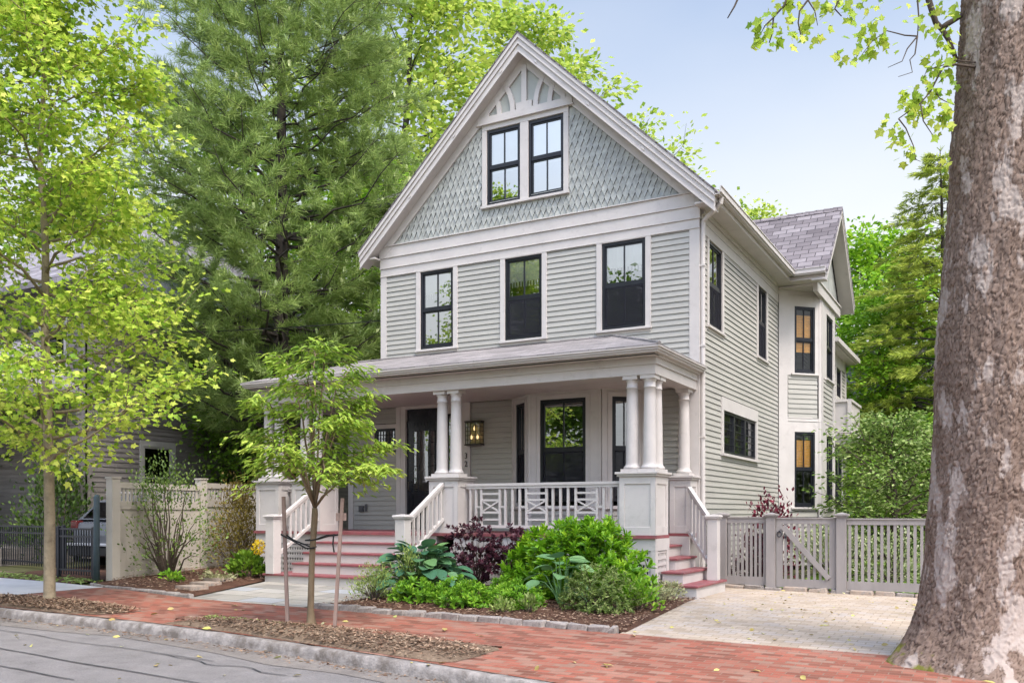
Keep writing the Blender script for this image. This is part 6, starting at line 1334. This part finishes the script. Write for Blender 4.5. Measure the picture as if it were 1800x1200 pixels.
tree('broadleaf_tree', (1.25, 17.3, 0), 8.6, .12, crown_prof(2.4, .42), .46, 34, 7, 13, .30, .17, 'quad', 'bark_dark', 'leaf_lime', 'small lime green tree before the roof of the grey house', seed=107, rise=.3)
shrub('leafy_bush', (1.6, 13.0, 0), 3.0, 2.2, 3.5, 4200, .13, 'oval', 'leaf_lime', 'lime green bush behind the balcony', seed=96, stems=20, lumps=18)
shrub('leafy_bush', (2.2, 16.6, 0), 3.2, 1.6, 2.9, 3000, .13, 'oval', 'leaf_dark', 'dark bush before the porch of the grey house', seed=97, stems=20, lumps=18)
sheet('lawn', [(1.0, .8), (9, .8)], [(1.2, 12), (12, 12)], 10, 10, -.03, 'earth')
scatter('lawn_grass', 15000, lambda r: (r.uniform(1.2, 7), r.uniform(.9, 11), -.03), .10, 'lance', 'lawn', 98, .01, 1.5)
mb = MB(); a_, b_ = np.array((-6.88, .35, 5.45)), np.array((-26., -5.2, 6.9)); mb.tube(curve_pts(a_, b_, 24, -.55), .011, 5)
tag(mb.build('service_cable', 'strap', None, (-6.88, .35, 5.45)), 'thin dark service cable strung from the house corner past the pine', 'cable')
# yellow ornament by the left newel
yo = thing('garden_ornament', (-7.40, -3.05, .05), 'round lacy yellow garden ornament beside the left newel post', 'ornament')
mb = MB(); mb.tube([(-7.40, -3.05, 0), (-7.40, -3.05, .62)], .008, 6); mb.build('stake', 'iron', yo)
r_ = np.random.default_rng(99); n = 150; a = r_.random(n) * 6.283; q = np.sqrt(r_.random(n)) * .12
leaves('head', 'yellow', np.stack([-7.40 + np.cos(a) * q, -3.05 + r_.normal(size=n) * .02, .66 + np.sin(a) * q], 1), np.stack([np.cos(a), r_.normal(size=n) * .3, np.sin(a)], 1), np.tile([.2, -1, .1], (n, 1)), .045, 'oval', r_.random(n), yo)
# ------------------------------------------------------------------ camera, sky, sun
cam = bpy.data.cameras.new('camera'); co = bpy.data.objects.new('camera', cam); COL.objects.link(co)
co.location = (4.7097, -15.3288, 1.28); co.rotation_euler = (R(90), 0, R(28.829))
cam.lens = 31.54; cam.sensor_width = 36; cam.sensor_fit = 'HORIZONTAL'; cam.shift_y = .1678; cam.clip_end = 2000; cam.clip_start = .1
S.camera = co
wd_ = bpy.data.worlds.new('World'); S.world = wd_; wd_.use_nodes = True; nt = wd_.node_tree; nt.nodes.clear(); L = nt.links.new
SUN_EL, SUN_AZ = 56, 116     # azimuth clockwise from +y (north)
sky = N(nt, 'ShaderNodeTexSky', sky_type='NISHITA'); sky.sun_disc = False; sky.sun_elevation = R(SUN_EL); sky.sun_rotation = R(SUN_AZ); sky.air_density = 1.1; sky.dust_density = 2.0; sky.ozone_density = 2.0
tc = N(nt, 'ShaderNodeTexCoord'); sx = N(nt, 'ShaderNodeSeparateXYZ'); L(tc.outputs['Generated'], sx.inputs[0])
mp = N(nt, 'ShaderNodeMapping'); mp.inputs['Scale'].default_value = (1, 1, 2.2); L(tc.outputs['Generated'], mp.inputs[0])
nz = N(nt, 'ShaderNodeTexNoise', Scale=1.8, Detail=5.0, Roughness=.5); L(mp.outputs[0], nz.inputs['Vector'])
el = N(nt, 'ShaderNodeMapRange'); L(sx.outputs['Z'], el.inputs[0]); el.inputs[1].default_value = 0.20; el.inputs[2].default_value = .58; el.inputs[3].default_value = 1.0; el.inputs[4].default_value = .06
cl = N(nt, 'ShaderNodeMath', operation='MULTIPLY_ADD'); L(nz.outputs[0], cl.inputs[0]); cl.inputs[1].default_value = .5; 
ad = N(nt, 'ShaderNodeMath', operation='SUBTRACT'); L(el.outputs[0], ad.inputs[0]); ad.inputs[1].default_value = .25; L(ad.outputs[0], cl.inputs[2]); cl.use_clamp = True
veil = N(nt, 'ShaderNodeMix', data_type='RGBA'); L(cl.outputs[0], veil.inputs[0]); L(sky.outputs[0], veil.inputs[6]); veil.inputs[7].default_value = (4.15, 4.22, 4.28, 1)   # thin high cloud
zr1 = N(nt, 'ShaderNodeMapRange', interpolation_type='SMOOTHSTEP'); L(sx.outputs['Z'], zr1.inputs[0]); zr1.inputs[1].default_value = .56; zr1.inputs[2].default_value = .9; zr1.inputs[3].default_value = 0; zr1.inputs[4].default_value = 0.8
yr1 = N(nt, 'ShaderNodeMapRange', interpolation_type='SMOOTHSTEP'); dt = N(nt, 'ShaderNodeVectorMath', operation='DOT_PRODUCT'); L(tc.outputs['Generated'], dt.inputs[0]); dt.inputs[1].default_value = (.12, -.62, .775); L(dt.outputs['Value'], yr1.inputs[0]); yr1.inputs[1].default_value = .58; yr1.inputs[2].default_value = .97; yr1.inputs[3].default_value = 1.06; yr1.inputs[4].default_value = 3.0
bm_ = N(nt, 'ShaderNodeMath', operation='ADD'); L(zr1.outputs[0], bm_.inputs[0]); L(yr1.outputs[0], bm_.inputs[1])   # unseen sky raised overhead and to the south, added fill for the facade
vs = N(nt, 'ShaderNodeVectorMath', operation='SCALE'); L(veil.outputs[2], vs.inputs[0]); L(bm_.outputs[0], vs.inputs['Scale'])
bg = N(nt, 'ShaderNodeBackground', Strength=.1); L(vs.outputs[0], bg.inputs[0]); ow = N(nt, 'ShaderNodeOutputWorld'); L(bg.outputs[0], ow.inputs[0])
sl_ = bpy.data.lights.new('sun', 'SUN'); sl_.energy = 1.6; sl_.angle = R(24); sl_.color = (1, .95, .88); so_ = bpy.data.objects.new('sun', sl_); COL.objects.link(so_)
az = R(SUN_AZ); e_ = R(SUN_EL); dirv = Vector((math.sin(az) * math.cos(e_), math.cos(az) * math.cos(e_), math.sin(e_)))
so_.rotation_euler = dirv.to_track_quat('Z', 'Y').to_euler(); so_.location = (10, -20, 30)
S.view_settings.view_transform = 'Standard'; S.view_settings.look = 'None'; S.view_settings.exposure = 1.25; S.view_settings.gamma = 1
S.cycles.max_bounces = 8; S.cycles.transparent_max_bounces = 24; S.cycles.use_denoising = True
